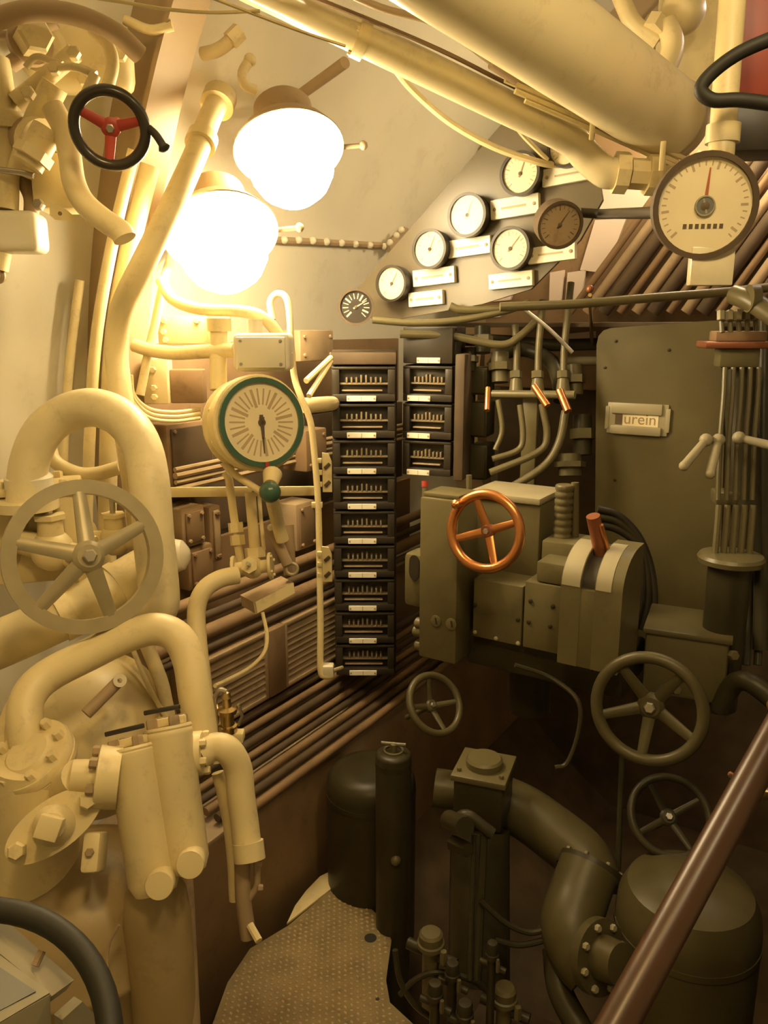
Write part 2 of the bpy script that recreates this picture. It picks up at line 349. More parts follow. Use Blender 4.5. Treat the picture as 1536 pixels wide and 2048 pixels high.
# ================================================================== shared builders
def handwheel(name, label, p, n, R, rr, k, a0, rim, spoke, hubm, dish=0.0, flat=False, stem=0.1, hub=0.2, sw=0.09, up=(0, 0, 1), spokes=None, cat='handwheel', group=None, knob=False, grip=None):
    F = frame(p, n, up); t = T(name, label, cat, p, group)
    if flat: M(F).band(R - rr * 2, R, -rr * 0.8, rr * 0.8, 48).part('rim', rim, t, sharp=60)
    else: M(F).ring(R - rr, rr, 48, 12).part('rim', rim, t)
    hz = -dish; hr = R * hub
    M(F).lathe([(hr * .7, hz - R * .12), (hr, hz - R * .07), (hr, hz + R * .05), (hr * .72, hz + R * .1), (hr * .5, hz + R * .1)], n=24).part('hub', hubm, t)
    hexbolt(F @ Matrix.Translation((0, 0, hz + R * .1)), hr * .45, R * .08, STEEL, [q for q in t.children if q.name.startswith('hub')][-1], 'hub_nut')
    for a in (spokes or [a0 + 360 * i / k for i in range(k)]):
        a = math.radians(a); c, s_ = math.cos(a), math.sin(a)
        pts = [F @ V((hr * .7 * c, hr * .7 * s_, hz)), F @ V(((R - rr) * c, (R - rr) * s_, 0))]
        d = (pts[1] - pts[0]).normalized(); side = V(F.col[2][:3]).cross(d).normalized(); nn = d.cross(side)
        m = M(); v = []; f = []
        for q, (w_, h_) in zip(pts, ((sw * R * 1.15, sw * R * .7), (sw * R * .85, sw * R * .55))):
            for j in range(8):
                b = 2 * math.pi * (j + .5) / 8; v.append(q + side * (w_ * math.cos(b)) + nn * (h_ * math.sin(b)))
        for j in range(8): f.append((j, (j + 1) % 8, 8 + (j + 1) % 8, 8 + j))
        f += [tuple(range(8))[::-1], tuple(range(8, 16))]
        m.add(v, f).part('spoke', spoke, t)
    M(F).lathe([(hr * .42, -stem), (hr * .42, hz)], n=14).part('spindle', hubm, t)
    if grip is not None:
        a = math.radians(grip); M(F).lathe([(0.006, 0), (0.012, .01), (0.012, .045), (0.004, .05)], n=14).m; 
        M(F @ Matrix.Translation(((R - rr) * math.cos(a), (R - rr) * math.sin(a), rr * .5))).lathe([(0.006, 0), (0.011, .006), (0.011, .03), (0.004, .036)], n=14).part('grip_knob', rim, t)
    return t
def ring_flange(t, p, n, R, th, k, material, bm=None, br=0.006, name='flange', bh=0.008):
    F = frame(p, n); fl = M(F).lathe([(0.001, -th), (R * .97, -th), (R, -th * .8), (R, -th * .2), (R * .97, 0), (0.001, 0)], n=36).part(name, material, t)
    bolts(F, R * .8, k, br, bh, bm or material, fl, a0=15)
def gauge(label, p, n, R, depth, case, needle, up=(0, 0, 1), name='pressure_gauge', group=None, bez=0.08, ticks=24, tick_r=(.72, .9), facem=None, needlem=None, glass=True, a_from=-135, a_to=135, tickm=None, tickw=.018):
    t = T(name, label, 'gauge', p, group); F = frame(p, n, up)
    M(F).lathe([(R * .8, -depth), (R * .96, -depth * .9), (R, -depth * .5), (R, 0.0), (R * (1 - bez), 0.0), (R * (1 - bez), -0.004), (0.001, -0.004)], n=40).part('case', case, t)
    bz = M(F).band(R * (1 - bez), R * 1.02, -0.004, 0.005, 40).part('bezel', case, t, sharp=60)
    M(F).lathe([(R * (1 - bez), -0.004), (R * (1 - bez), -0.002), (0.001, -0.002)], n=40).part('dial', facem or DIAL, t)
    Q = R * (1 - bez); m = M(F)
    for i in range(ticks):
        a = math.radians(90 - (a_from + (a_to - a_from) * i / (ticks - 1))); c, s_ = math.cos(a), math.sin(a); w_ = Q * tickw * (1.5 if i % 4 == 0 else .8)
        r0, r1 = Q * (tick_r[0] - (.06 if i % 4 == 0 else 0)), Q * tick_r[1]
        m.add([(r0 * c - w_ * s_, r0 * s_ + w_ * c, -.0017), (r1 * c - w_ * s_, r1 * s_ + w_ * c, -.0017), (r1 * c + w_ * s_, r1 * s_ - w_ * c, -.0017), (r0 * c + w_ * s_, r0 * s_ - w_ * c, -.0017)], [(0, 1, 2, 3)])
    m.part('dial_marks', tickm or INK, t, kind='stuff', smooth=False)
    a = math.radians(90 - needle); c, s_ = math.cos(a), math.sin(a); L_ = Q * .78; w_ = Q * .05
    nd = M(F).prism([(-.25 * L_ * c - w_ * s_, -.25 * L_ * s_ + w_ * c), (-.25 * L_ * c + w_ * s_, -.25 * L_ * s_ - w_ * c), (L_ * c + w_ * .3 * s_, L_ * s_ - w_ * .3 * c), (L_ * c - w_ * .3 * s_, L_ * s_ + w_ * .3 * c)], -.0010, -.0004).part('needle', needlem or INK, t)
    M(F).lathe([(Q * .1, -.001), (Q * .1, .001), (Q * .06, .002)], n=16).part('needle_boss', INK, nd)
    if glass: M(F).lathe([(Q, 0.002), (Q, 0.0028), (0.001, 0.0028)], n=40).part('glass', GLASS, bz)
    return t
def globe_valve(name, label, p, ax, up, r, material, wheel=None, group=None, wm=None):
    t = T(name, label, 'valve', p, group); ax = V(ax).normalized(); up = V(up).normalized(); p = V(p)
    M().ball(p, r * 1.25, 16).part('body', material, t)
    for s_ in (-1, 1):
        M().cyl(p + ax * s_ * r * .6, p + ax * s_ * r * 2.0, r * .75, n=16).part('pipe_stub', material, t)
        ring_flange(t, p + ax * s_ * r * 2.2, ax * s_, r * 1.5, r * .35, 4, material, br=r * .18, bh=r * .2)
    M().cyl(p, p + up * r * 1.9, r * .8, r * .7, n=16).part('bonnet', material, t)
    M().cyl(p + up * r * 1.9, p + up * r * 2.2, r * .95, n=6).part('gland_nut', material, t)
    M().cyl(p + up * r * 2.2, p + up * r * 3.4, r * .22, n=10).part('stem', STEEL, t)
    if wheel:
        F = frame(p + up * r * 3.3, up); M(F).ring(wheel, r * .16, 24, 8).part('wheel_rim', wm or material, t)
        for i in range(4):
            a = math.pi / 2 * i + .3; M(F).cyl((0, 0, 0), (wheel * math.cos(a), wheel * math.sin(a), 0), r * .13, n=8).part('wheel_spoke', wm or material, t)
    return t

# ================================================================== left: pipes and valves in cream
AXY = V((0, 1, 0))
# grey five-spoked handwheel
wp = P(170, 1113, 1.45)
handwheel('handwheel', 'large grey five-spoked handwheel in front of the cream pipes', wp, tocam(wp, 10, 0), S(154, 1.45), S(14, 1.45), 5, 0, GREYW, GREYW, GREYW, dish=-0.03, flat=True, stem=0.16, hub=0.2, sw=.10, spokes=[88, 160, 222, 285, 22])
# inverted U lagged pipe
D = 1.72
pipe('lagged_pipe', 'thick lagged cream pipe arching over the grey handwheel', spline([P(52, 1010, D), P(58, 930, D), P(85, 865, D), P(130, 828, D), P(185, 815, D - .02), P(240, 835, D - .04), P(280, 885, D - .06), P(298, 960, D - .08), P(308, 1080, D - .09), P(318, 1180, D - .09), P(316, 1215, D - .08), P(300, 1232, D)], 5), S(38, D), LAG, fil=0, n=24,
     collars=[(P(52, 1008, D), (0, 0, 1), S(62, D), .02)])
# the S-shaped riser beside the lamps
pts = [P(445, 185, 1.95), P(420, 235, 1.89), P(395, 300, 1.83), P(345, 410, 1.75), P(290, 520, 1.74), P(245, 615, 1.79), P(233, 700, 1.83), P(243, 800, 1.83), P(262, 930, 1.83), P(275, 1010, 1.85), P(280, 1100, 1.9)]
pipe('riser_pipe', 'smooth cream riser pipe curving down left of the lit lamps', spline(pts, 5), S(23, 1.85), CREAM, fil=0, n=20,
     collars=[(P(403, 282, 1.847), P(395, 300, 1.83) - P(420, 235, 1.89), S(30, 1.9), .03), (P(437, 202, 1.93), P(395, 300, 1.83) - P(420, 235, 1.89), S(34, 1.9), .04)])
# second, duller pipe behind, and slim verticals on the hull
for k, (xs, r) in enumerate((([(268, 300), (222, 500), (190, 700), (176, 960), (172, 1150)], 11), ([(300, 330), (255, 520), (226, 700), (216, 960), (214, 1150)], 18), ([(160, 560), (140, 720), (128, 900), (122, 1100)], 9))):
    pts = [hull(x, y, HR - (0.21 if k < 2 else .05)) for x, y in xs]
    pipe('conduit', ['slim cream conduit running down the shaded ring frame', 'wider cream conduit right of the slim one on the ring frame', 'thin cream conduit close to the hull, left of the ring frame'][k], spline(pts, 5), S(r, 2.05), CREAM, fil=0, n=12, group='conduits on the hull')
# inner pipe seen through the arch
pipe('pipe', 'cream pipe seen behind the arch, dropping past the wheel', spline([P(240, 850, 1.82), P(262, 900, 1.82), P(272, 970, 1.82), P(283, 1060, 1.82), P(288, 1130, 1.82)], 5), S(17, 1.82), CREAM, fil=0)
pipe('pipe', 'short cream pipe hooked inside the arch', spline([P(95, 870, 1.9), P(108, 920, 1.9), P(150, 945, 1.9), P(190, 948, 1.9), P(240, 935, 1.9)], 5), S(14, 1.9), CREAM, fil=0)
# big low pipe behind the wheel, ending in a capped stub
pts = [P(-60, 1312, 1.62), P(60, 1262, 1.66), P(180, 1205, 1.72), P(270, 1150, 1.78), P(330, 1118, 1.82)]
t = pipe('main_pipe', 'thick cream pipe slanting up behind the grey handwheel', spline(pts, 5), S(47, 1.7), CREAM, fil=0, n=24, collars=[(P(130, 1228, 1.69), pts[2] - pts[1], S(53, 1.7), .03), (P(235, 1172, 1.76), pts[3] - pts[2], S(52, 1.7), .02)])
F = frame(P(345, 1112, 1.82), CR + CU * .1)
M(F).lathe([(S(36, 1.8), -.05), (S(36, 1.8), 0), (S(30, 1.8), .025), (S(14, 1.8), .038), (.001, .04)], n=28).part('end_cap', WHITE, t)
# manifold block at the left edge with studs
t = T('manifold_block', 'cream valve chest with studded cover at the left edge', 'valve chest', P(40, 1100, 1.78)); F = turned(P(70, 1080, 1.76), 50)
M(F).box(-.22, .09, 0, .12, -.10, .10, .012).part('chest', CREAM, t)
M(F).box(-.24, .10, -.012, .13, .10, .118, .005).part('cover', CREAM, t)
for i in range(5): hexbolt(F @ Matrix.Translation((-.19 + i * .065, .005, .118)), .011, .014, CREAM, t, 'stud')
for i in range(4): hexbolt(F @ Matrix.Translation((-.16 + i * .07, .112, .118)), .011, .014, CREAM, t, 'stud')
M(F).lathe([(.05, .118), (.05, .14), (.03, .16), (.001, .165)], n=20).part('dome_plug', WHITE, t)
# valve bodies seen through the wheel
globe_valve('globe_valve', 'cream flanged valve seen through the spokes of the grey handwheel', P(105, 1100, 1.74), CR + V((0, 0, -.3)), V((0, 0, 1)), S(34, 1.74), CREAM)
globe_valve('globe_valve', 'cream valve partly hidden right of the handwheel hub', P(230, 1080, 1.86), CR, V((0, 0, 1)), S(26, 1.8), CREAM)
# pipe B: long cream pipe over the pump
pts = [P(66, 1532, 1.365), P(50, 1452, 1.375), P(56, 1395, 1.40), P(95, 1352, 1.43), P(180, 1308, 1.46), P(255, 1272, 1.48), P(312, 1258, 1.49), P(355, 1275, 1.49), P(378, 1320, 1.48), P(390, 1390, 1.46), P(400, 1450, 1.45), P(408, 1520, 1.44)]
t = pipe('delivery_pipe', 'smooth cream pipe bending over the domed housing into the twin filter', spline(pts, 5), S(33, 1.46), CREAM, fil=0, n=22)
# pipe C: thinner pipe from the small valve down to the filter
pts = [P(475, 1150, 1.80), P(440, 1158, 1.78), P(408, 1180, 1.76), P(393, 1220, 1.75), P(396, 1290, 1.73), P(404, 1360, 1.71), P(412, 1450, 1.68), P(420, 1530, 1.66)]
pipe('branch_pipe', 'slender cream pipe elbowing down from the small flanged valve', spline(pts, 5), S(18.5, 1.75), CREAM, fil=0, n=18)
# back pipes between
pipe('pipe', 'thin cream pipe zigzagging behind the domed housing', [P(285, 1270, 1.66), P(310, 1330, 1.66), P(325, 1370, 1.66), P(345, 1480, 1.66)], S(14, 1.66), CREAM, fil=.03)
pipe('pipe', 'very thin cream tube behind the domed housing', [P(262, 1290, 1.64), P(300, 1380, 1.64), P(335, 1440, 1.64)], S(5, 1.64), CREAM, fil=.02, n=8)
# domed housing with lever
c = P(165, 1440, 1.62); F = frame(c, tocam(c, -12, 25)); t = T('domed_housing', 'large rounded cream housing with lever behind the bent pipe', 'housing', c)
R = S(150, 1.62)
M(F).lathe([(R, -.16), (R, -.02), (R * .97, 0), (R * .9, .012), (R * .7, .05), (R * .4, .075), (.001, .085)], n=48).part('dome', CREAM, t)
M(F).band(R * .96, R * 1.07, -.03, -.005, 48).part('flange_ring', CREAM, t, sharp=60)
a_, b_ = P(238, 1362, 1.50), P(172, 1428, 1.46)
M().tube([b_, a_], S(12, 1.5), 12).part('lever', TAN, t)
M(frame(P(240, 1361, 1.49), tocam(a_))).band(S(5, 1.5), S(13, 1.5), -.006, .006, 20).part('lever_eye', WHITE, t)
# strainer valve with big top flange at the left edge
t = T('angle_valve', 'cream angle valve with bolted flange at the left edge', 'valve', P(40, 1700, 1.30))
p = P(58, 1508, 1.33); F = frame(p, (CU * .74 - CF * .62 - CR * .26)); R = S(84, 1.34)
M(F).lathe([(.001, -.034), (R * .96, -.034), (R, -.028), (R, -.019), (R * .97, -.0175), (R, -.016), (R, -.006), (R * .96, 0), (R * .62, 0), (R * .50, .008), (.001, .009)], n=40).part('top_flange', CREAM, t)
bolts(F, R * .78, 8, .009, .014, CREAM, [q for q in t.children if q.name.startswith('top_flange')][0], a0=10)
M().tube([p - V(F.col[2][:3]) * .02, P(70, 1640, 1.36), P(80, 1760, 1.38)], S(80, 1.35), 28, fil=.05).part('body', CREAM, t)
q = P(108, 1650, 1.245); F = frame(q, (-CF) * 1 + CR * .25 + CU * .30, up=CU * .75 + CR * .75)
a1, b1 = S(100, 1.25), S(50, 1.25); pr = [(a1 * math.cos(i * math.pi / 20), b1 * math.sin(i * math.pi / 20)) for i in range(40)]
F2 = F @ Matrix.Rotation(math.radians(80), 4, 'Z')
M(F2).prism(pr, -.02, 0).part('oval_cover', CREAM, t)
M(F2).prism([(x * .95, y * .95) for x, y in pr], -.08, -.019).part('cover_neck', CREAM, t)
M(F).lathe([(.032, 0), (.030, .012), (.022, .02), (.020, .03)], n=24).part('gland', CREAM, t)
M(F @ Matrix.Rotation(.5, 4, 'Z')).box(-.017, .017, -.017, .017, .03, .062, .002).part('square_spindle', CREAM, t)
for s_ in (-1, 1): M(F2).m; hexbolt(F2 @ Matrix.Translation((s_ * a1 * .76, 0, 0)), .014, .02, CREAM, t, 'cover_nut')
# lug plate with screw
F = frame(P(180, 1705, 1.25), tocam(P(180, 1705, 1.25), -20)); t = T('lug', 'small cream lug with screw below the oval cover', 'bracket', P(180, 1720, 1.25))
M(F).box(-.014, .014, -.03, .03, -.05, .0, .006).part('plate', CREAM, t); hexbolt(F @ Matrix.Translation((0, .0, 0)), .007, .006, TAN, t, 'screw')

# twin strainer / filter
t = T('twin_filter', 'cream twin-cylinder filter with bolted top covers and two round end caps', 'filter', P(330, 1790, 1.30))
ax = (P(290, 1480, 1.24) - P(345, 1760, 1.22)).normalized()
D0 = 1.30
for (tx, ty, bx, by, r, dd) in ((264, 1492, 310, 1768, 50, D0), (336, 1452, 372, 1726, 46, D0 + .02)):
    a_, b_ = P(tx, ty, dd + .02), P(bx, by, dd - .02); d_ = (a_ - b_).normalized(); F = frame(b_, d_, up=-CF); L_ = (a_ - b_).length; R = S(r, dd)
    M(F).lathe([(R * .8, -.012), (R, .006), (R, L_ - .02), (R * 1.03, L_ - .016), (R * 1.03, L_ - .009), (R * .99, L_ - .007), (R * 1.03, L_ - .004), (R * 1.0, L_)], n=36).part('cylinder', CREAM, t)
    M(F @ Matrix.Translation((0, 0, L_))).box(-R * .8, R * .8, -R * .25, R * .25, 0, .014, .003).part('clamp_bar', CREAM, t)
    bolts(F, R * .72, 4, .0095, .016, TAN, t, a0=40, z=L_)
    M(F @ Matrix.Translation((0, 0, L_ + .012))).box(-R * .75, R * .85, R * .25, R * .5, .012, .02, .002).part('clamp_handle', BLACK, t)
    # round cap at the foot, facing the viewer
    q = P(bx + 8, by + 4, dd - .075); G = frame(q, (-CF) + CU * .12 + CR * .1); r2 = S(29, 1.22)
    M(G).lathe([(r2 * .85, -.07), (r2 * .9, -.022), (r2, -.02), (r2, -.003), (r2 * .94, 0), (.001, .001)], n=28).part('end_cap', CREAM, t)
# web joining both cylinders
M().tube([P(305, 1500, D0 + .035), P(340, 1735, D0 + .02)], S(40, D0), 16).part('joining_web', CREAM, t)
# left round flange and right flange
p = P(196, 1553, 1.29); nn = (-CR * 1 + CU * .12 - CF * .25).normalized(); R = S(62, 1.29)
F = frame(p, nn); M(F).lathe([(.001, -.034), (R, -.034), (R, 0), (R * .9, .002), (R * .55, .002), (R * .5, .04)], n=36).part('inlet_flange', CREAM, t); bolts(F, R * .78, 6, .009, .012, TAN, t, z=.002)
M().tube([p - nn * .03, P(270, 1540, 1.33)], S(50, 1.29), 24).part('inlet_neck', CREAM, t)
M().tube([p + nn * .03, P(120, 1580, 1.33)], S(34, 1.29), 20).part('inlet_pipe', CREAM, t)
p = P(408, 1505, 1.36); nn = (CR + CU * .1).normalized(); F = frame(p, nn); R = S(44, 1.34)
M(F).lathe([(.001, -.03), (R, -.03), (R, -.004), (R * .95, 0), (.001, 0)], n=32).part('outlet_flange', CREAM, t); bolts(F, R * .8, 6, .007, .01, CREAM, t)
# outlet pipe D
pts = [P(400, 1508, 1.36), P(428, 1494, 1.37), P(455, 1500, 1.37), P(476, 1535, 1.38), P(482, 1590, 1.38), P(490, 1650, 1.38), P(497, 1712, 1.37)]
t = pipe('outlet_pipe', 'cream elbow pipe from the twin filter down to a forked clevis', spline(pts, 5), S(28, 1.37), CREAM, fil=0, n=20, collars=[(P(498, 1702, 1.37), pts[-1] - pts[-2], S(31, 1.37), .03)])
p = P(497, 1725, 1.37)
M().tube([P(484, 1715, 1.38), P(486, 1800, 1.38), P(497, 1875, 1.38)], S(16, 1.38), 10, fil=.02).part('clevis_arm', TAN, t)
M().tube([P(513, 1712, 1.38), P(515, 1775, 1.38), P(496, 1800, 1.38)], S(7, 1.38), 10, fil=.01).part('clevis_arm', TAN, t)
for x, y in ((514, 1727), (517, 1776), (512, 1690)): hexbolt(frame(P(x, y, 1.37), CR), .006, .008, TAN, t, 'clevis_bolt')
M().tube([P(500, 1850, 1.37), P(518, 1882, 1.35)], S(8, 1.37), 8).part('foot_link', CREAM, t)
pipe('drain_pipe', 'thin cream drain pipe alongside the elbow pipe', spline([P(435, 1545, 1.40), P(446, 1590, 1.40), P(458, 1650, 1.40), P(466, 1720, 1.40), P(470, 1800, 1.40)], 4), S(12, 1.4), CREAM, fil=0)
# oiler with brass cup
t = T('lubricator', 'small steel and brass lubricator beside the bent pipes', 'lubricator', P(455, 1470, 1.5)); F = turned(P(456, 1462, 1.5), 32)
M(F).lathe([(.018, 0), (.018, .012), (.013, .014), (.012, .035), (.018, .037), (.018, .045), (.009, .05), (.007, .066), (.010, .068), (.006, .078), (.002, .08)], n=18).part('cup', BRASS, t)
M(F).tube([(.02, 0, .012), (.028, 0, .03), (.022, 0, .055)], .003, 8).part('lever', STEEL, t)
M(F).tube([(-.02, 0, 0), (-.022, 0, .07), (-.01, 0, .085), (.0, 0, .08)], .005, 8, fil=.02).part('feed_tube', STEEL, t)
M(F).box(-.02, .03, -.012, .012, -.02, 0, .003).part('base', CREAM, t)
# pump pedestal: two barrels
t = T('pump_pedestal', 'large cream pump barrel under the twin filter', 'pump', P(200, 2048, 1.25)); p = P(165, 1790, 1.42); F = turned(p, 32); R = S(190, 1.42)
M(F).lathe([(R, -.75), (R, -.09), (R * 1.02, -.085), (R * 1.02, -.075), (R, -.07), (R * .98, 0), (R * .8, .05), (R * .3, .09), (.001, .1)], n=56).part('barrel', SHADECREAM, t)
F = turned(P(318, 1880, 1.34), 32); R = S(66, 1.34)
M(F).lathe([(R, -.6), (R, .04), (R * .9, .09), (R * .6, .12), (.001, .13)], n=32).part('side_column', SHADECREAM, t)
M().tube([P(372, 1750, 1.40), P(390, 2120, 1.36)], S(14, 1.4), 10).part('column_edge', TAN, t)
M().tube(spline([P(238, 1850, 1.26), P(215, 1900, 1.26), P(222, 1990, 1.25), P(250, 2080, 1.24)], 4), S(3.5, 1.25), 6).part('seam_bead', TAN, t)

# foreground at lower left: black rimmed wheel and pale box
p = P(-150, 2170, .80); F = frame(p, (-CF * .6 + CU * .8 + CR * .12)); t = T('rubber_rimmed_wheel', 'black rubber-rimmed wheel cut by the lower left corner', 'wheel', p)
M(F).ring(S(352, .80), S(28, .80), 64, 12).part('rim', RUBBER, t)
for i in range(3): a = math.radians(200 + i * 120); M(F).cyl((0, 0, -.03), (S(352, .8) * math.cos(a), S(352, .8) * math.sin(a), 0), .009, n=8).part('spoke', RUBBER, t)
M(F).lathe([(.03, -.06), (.03, -.01), (.02, 0)], n=20).part('hub', RUBBER, t)
p = P(20, 2080, .98); F = basis(p, (CR * .8 + V((0, 0, 0)) - CR.cross(V((0, 0, 1))) * -.0).normalized(), V((0, 0, 1)).cross(CR) * -1, V((0, 0, 1)))
a_ = math.radians(-8); 
t = T('control_box', 'pale grey control box with slate panel in the lower left corner', 'box', P(20, 2100, .98))
c0, c1, c2, c3 = P(-130, 1760, 1.02), P(148, 1962, 1.0), P(102, 1992, .96), P(-200, 1850, .96)
def slab(pts, th, name, material, parent, out=None):       # a flat plate through four points, thickened away from `out`
    n_ = (pts[1] - pts[0]).cross(pts[2] - pts[0]).normalized()
    if n_.dot(EYE - pts[0]) < 0: n_ = -n_
    k = len(pts); v = list(pts) + [q - n_ * th for q in pts]
    return M().add(v, [tuple(range(k)), tuple(range(k, 2 * k))[::-1]] + [(i, (i + 1) % k, k + (i + 1) % k, k + i) for i in range(k)]).part(name, material, parent)
slab([P(-120, 1725, .97), P(148, 1960, .95), P(104, 1992, .92), P(-180, 1760, .94)], .02, 'lid_edge', PALE, t)
slab([P(-160, 1790, .94), P(100, 1985, .92), P(-60, 2080, .86), P(-320, 1900, .88)], .03, 'frame', PALE, t)
slab([P(-170, 1822, .932), P(72, 1982, .913), P(-70, 2058, .865), P(-300, 1905, .88)], .02, 'slate_panel', SLATE, t)
slab([P(100, 1990, .92), P(110, 2200, .95), P(-40, 2300, .88), P(-62, 2082, .86)], .03, 'front', PALE, t)
M().tube([P(84, 1902, .94), P(70, 1932, .93)], S(8, .94), 8).part('slot', TAN, t)
slab([P(124, 2040, .93), P(165, 2003, .95), P(190, 2030, .96), P(205, 2130, .97), P(140, 2140, .94)], .02, 'latch', PALE, t)

# ================================================================== middle left: drum gauge, brackets, conduits
p = P(524, 845, 1.78); gn = tocam(p, 22, 2)
t = gauge('large round dial gauge with teal bezel below the white box', p, gn, S(88, 1.78), .02, CREAM, 180, name='drum_gauge', bez=.1, ticks=30, tick_r=(.45, .86), a_from=-110, a_to=235, tickm=FAINT, tickw=.026, glass=True)
for ch in list(t.children):
    if ch.name.startswith('bezel'): ch.data.materials[0] = BLUEGREEN
F = frame(p, gn); R = S(92, 1.78)
M(F).lathe([(.02, -.17), (R * .5, -.165), (R * .9, -.14), (R * 1.03, -.10), (R * 1.04, -.09), (R * .97, -.085), (R * .97, -.05), (R * 1.06, -.045), (R * 1.06, -.012), (R * 1.02, -.008)], n=44).part('drum', CREAM, t)
for a in range(0, 360, 40): hexbolt(F @ Matrix.Rotation(math.radians(a), 4, 'Z') @ Matrix.Translation((R * 1.0, 0, -.045)) @ Matrix.Rotation(math.pi, 4, 'X'), .0075, .01, CREAM, t, 'drum_bolt')
M(F).prism([(-.005, -R * 1.02), (.005, -R * 1.02), (.004, -R * .86), (-.004, -R * .86)], .004, .011).part('red_pointer', RED, t)
M(F).prism([(-.006, .012), (.006, .012), (.004, -.01), (.0028, -.034), (-.0028, -.034), (-.004, -.01)], .0, .002).part('black_hand', INK, t)
# stalk over the drum up to the bracket
pipe('gauge_stalk', 'cream stalk rising from the gauge drum to the bracket', [P(437, 780, 1.88), P(436, 700, 1.88), P(438, 645, 1.88)], S(17, 1.88), CREAM, fil=.03, collars=[(P(438, 650, 1.88), (0, 0, 1), S(24, 1.88), .03)])
# teal ball knob on a rod
t = T('ball_knob', 'teal ball knob hanging under the dial gauge', 'knob', P(540, 1000, 1.76))
M().ball(P(540, 984, 1.74), S(22, 1.74), 20).part('ball', BLUEGREEN, t)
M().cyl(P(541, 970, 1.76), P(545, 948, 1.79), S(14, 1.76), S(20, 1.76)).part('neck', CREAM, t)
M().tube([P(541, 984, 1.75), P(556, 1050, 1.86), P(565, 1080, 1.88)], S(14, 1.8), 12, fil=.02).part('stalk', CREAM, t)
# flat bar
a_, b_ = P(335, 985, 1.98), P(636, 982, 2.12); d_ = (b_ - a_).normalized(); F = basis(a_, d_, V((0, 0, 1)).cross(d_).normalized(), V((0, 0, 1))); L_ = (b_ - a_).length
t = T('flat_bar', 'cream flat iron bar running level behind the ball knob', 'bar', a_)
M(F).box(0, L_, 0, .006, -S(10, 2), S(10, 2), .001).part('bar', CREAM, t); hexbolt(frame(F @ V((L_ * .55, 0, 0)), -V(F.col[1][:3])), .004, .003, TAN, t, 'rivet')
# white junction box under the lamps, curved rail, bracket
t = T('junction_box', 'white junction box glowing right under the lower lamp', 'box', P(525, 740, 1.80)); F = turned(P(522, 705, 1.80), 32)
hw, hh = S(57, 1.8), S(38, 1.8)
M(F).box(-hw, hw, 0, .10, -hh, hh, .012, 3).part('case', WHITE, t); lid = M(F).box(-hw * .86, hw * .86, -.006, .004, -hh * .8, hh * .8, .003).part('lid', WHITE, t)
for sx in (-1, 1):
    for sz in (-1, 1): hexbolt(frame(F @ V((sx * hw * .7, -.006, sz * hh * .6)), -V(F.col[1][:3])), .004, .003, STEEL, lid, 'lid_screw')
M(F).cyl((-.02, .05, hh), (-.02, .05, hh + .03), .018).part('cable_gland', WHITE, t)
pipe('guard_rail', 'bright cream curved rail looping from the lamp to the white box', spline([P(322, 560, 1.95), P(345, 598, 1.93), P(400, 618, 1.90), P(480, 622, 1.88), P(525, 635, 1.86), P(555, 668, 1.85), P(575, 712, 1.85)], 5), S(12, 1.9), CREAM, fil=0, cat='rail')
pipe('support_rod', 'cream horizontal arm reaching left from the white box', spline([P(268, 690, 1.96), P(300, 700, 1.95), P(350, 706, 1.92), P(420, 702, 1.88), P(470, 700, 1.86)], 5), S(14, 1.9), CREAM, fil=0, cat='rod')
t = T('bracket_plate', 'cream bolted bracket plate behind the lower lamp', 'bracket', P(370, 690, 2.0)); F = turned(P(375, 660, 2.0), 32)
M(F).box(-S(60, 2), S(75, 2), 0, .012, -S(28, 2), S(28, 2), .003).part('plate', CREAM, t)
for x, z in ((-45, 18), (-48, -4), (-45, -20), (20, 18)): hexbolt(frame(F @ V((S(x, 2), 0, S(z, 2))), -V(F.col[1][:3])), .008, .008, CREAM, t, 'bolt')
M(F).cyl((S(65, 2), -.01, -.03), (S(65, 2), -.01, .05), S(22, 2)).part('boss', CREAM, t)
pipe('conduit', 'thin straight cream conduit slanting beside the S-shaped riser', [hull(345, 500, HR - .02), P(328, 560, 1.97), P(312, 640, 1.97), P(298, 700, 1.97), P(280, 790, 1.97)], S(9, 1.97), CREAM, fil=.05)
# terminal block behind
t = T('terminal_block', 'small cream terminal block with brown recess under the bracket arm', 'box', P(320, 800, 2.08)); F = turned(P(315, 760, 2.08), 32)
M(F).box(-S(30, 2.08), S(20, 2.08), 0, .06, -S(48, 2.08), S(42, 2.08), .004).part('case', CREAM, t)
M(F).box(S(20, 2.08), S(88, 2.08), .02, .06, -S(48, 2.08), S(20, 2.08), .004).part('recess', BROWN, t)
for z in (20, -16, -34): hexbolt(frame(F @ V((-S(8, 2.08), 0, S(z, 2.08))), -V(F.col[1][:3])), .009, .008, CREAM, t, 'nut')
for k, dy in enumerate((0, 9, 18)): pipe('cable', ['cream cable drooping under the terminal block, topmost of three', 'middle of three cream cables drooping under the terminal block', 'lowest of three cream cables drooping under the terminal block'][k], spline([P(262, 750 + dy * 2, 2.0), P(268, 790 + dy, 2.02), P(300, 818 + dy, 2.06), P(350, 824 + dy, 2.1), P(400, 818 + dy, 2.14)], 5), S(4, 2.05), CREAM, fil=0, n=8, cat='cable', group='drooping cables')
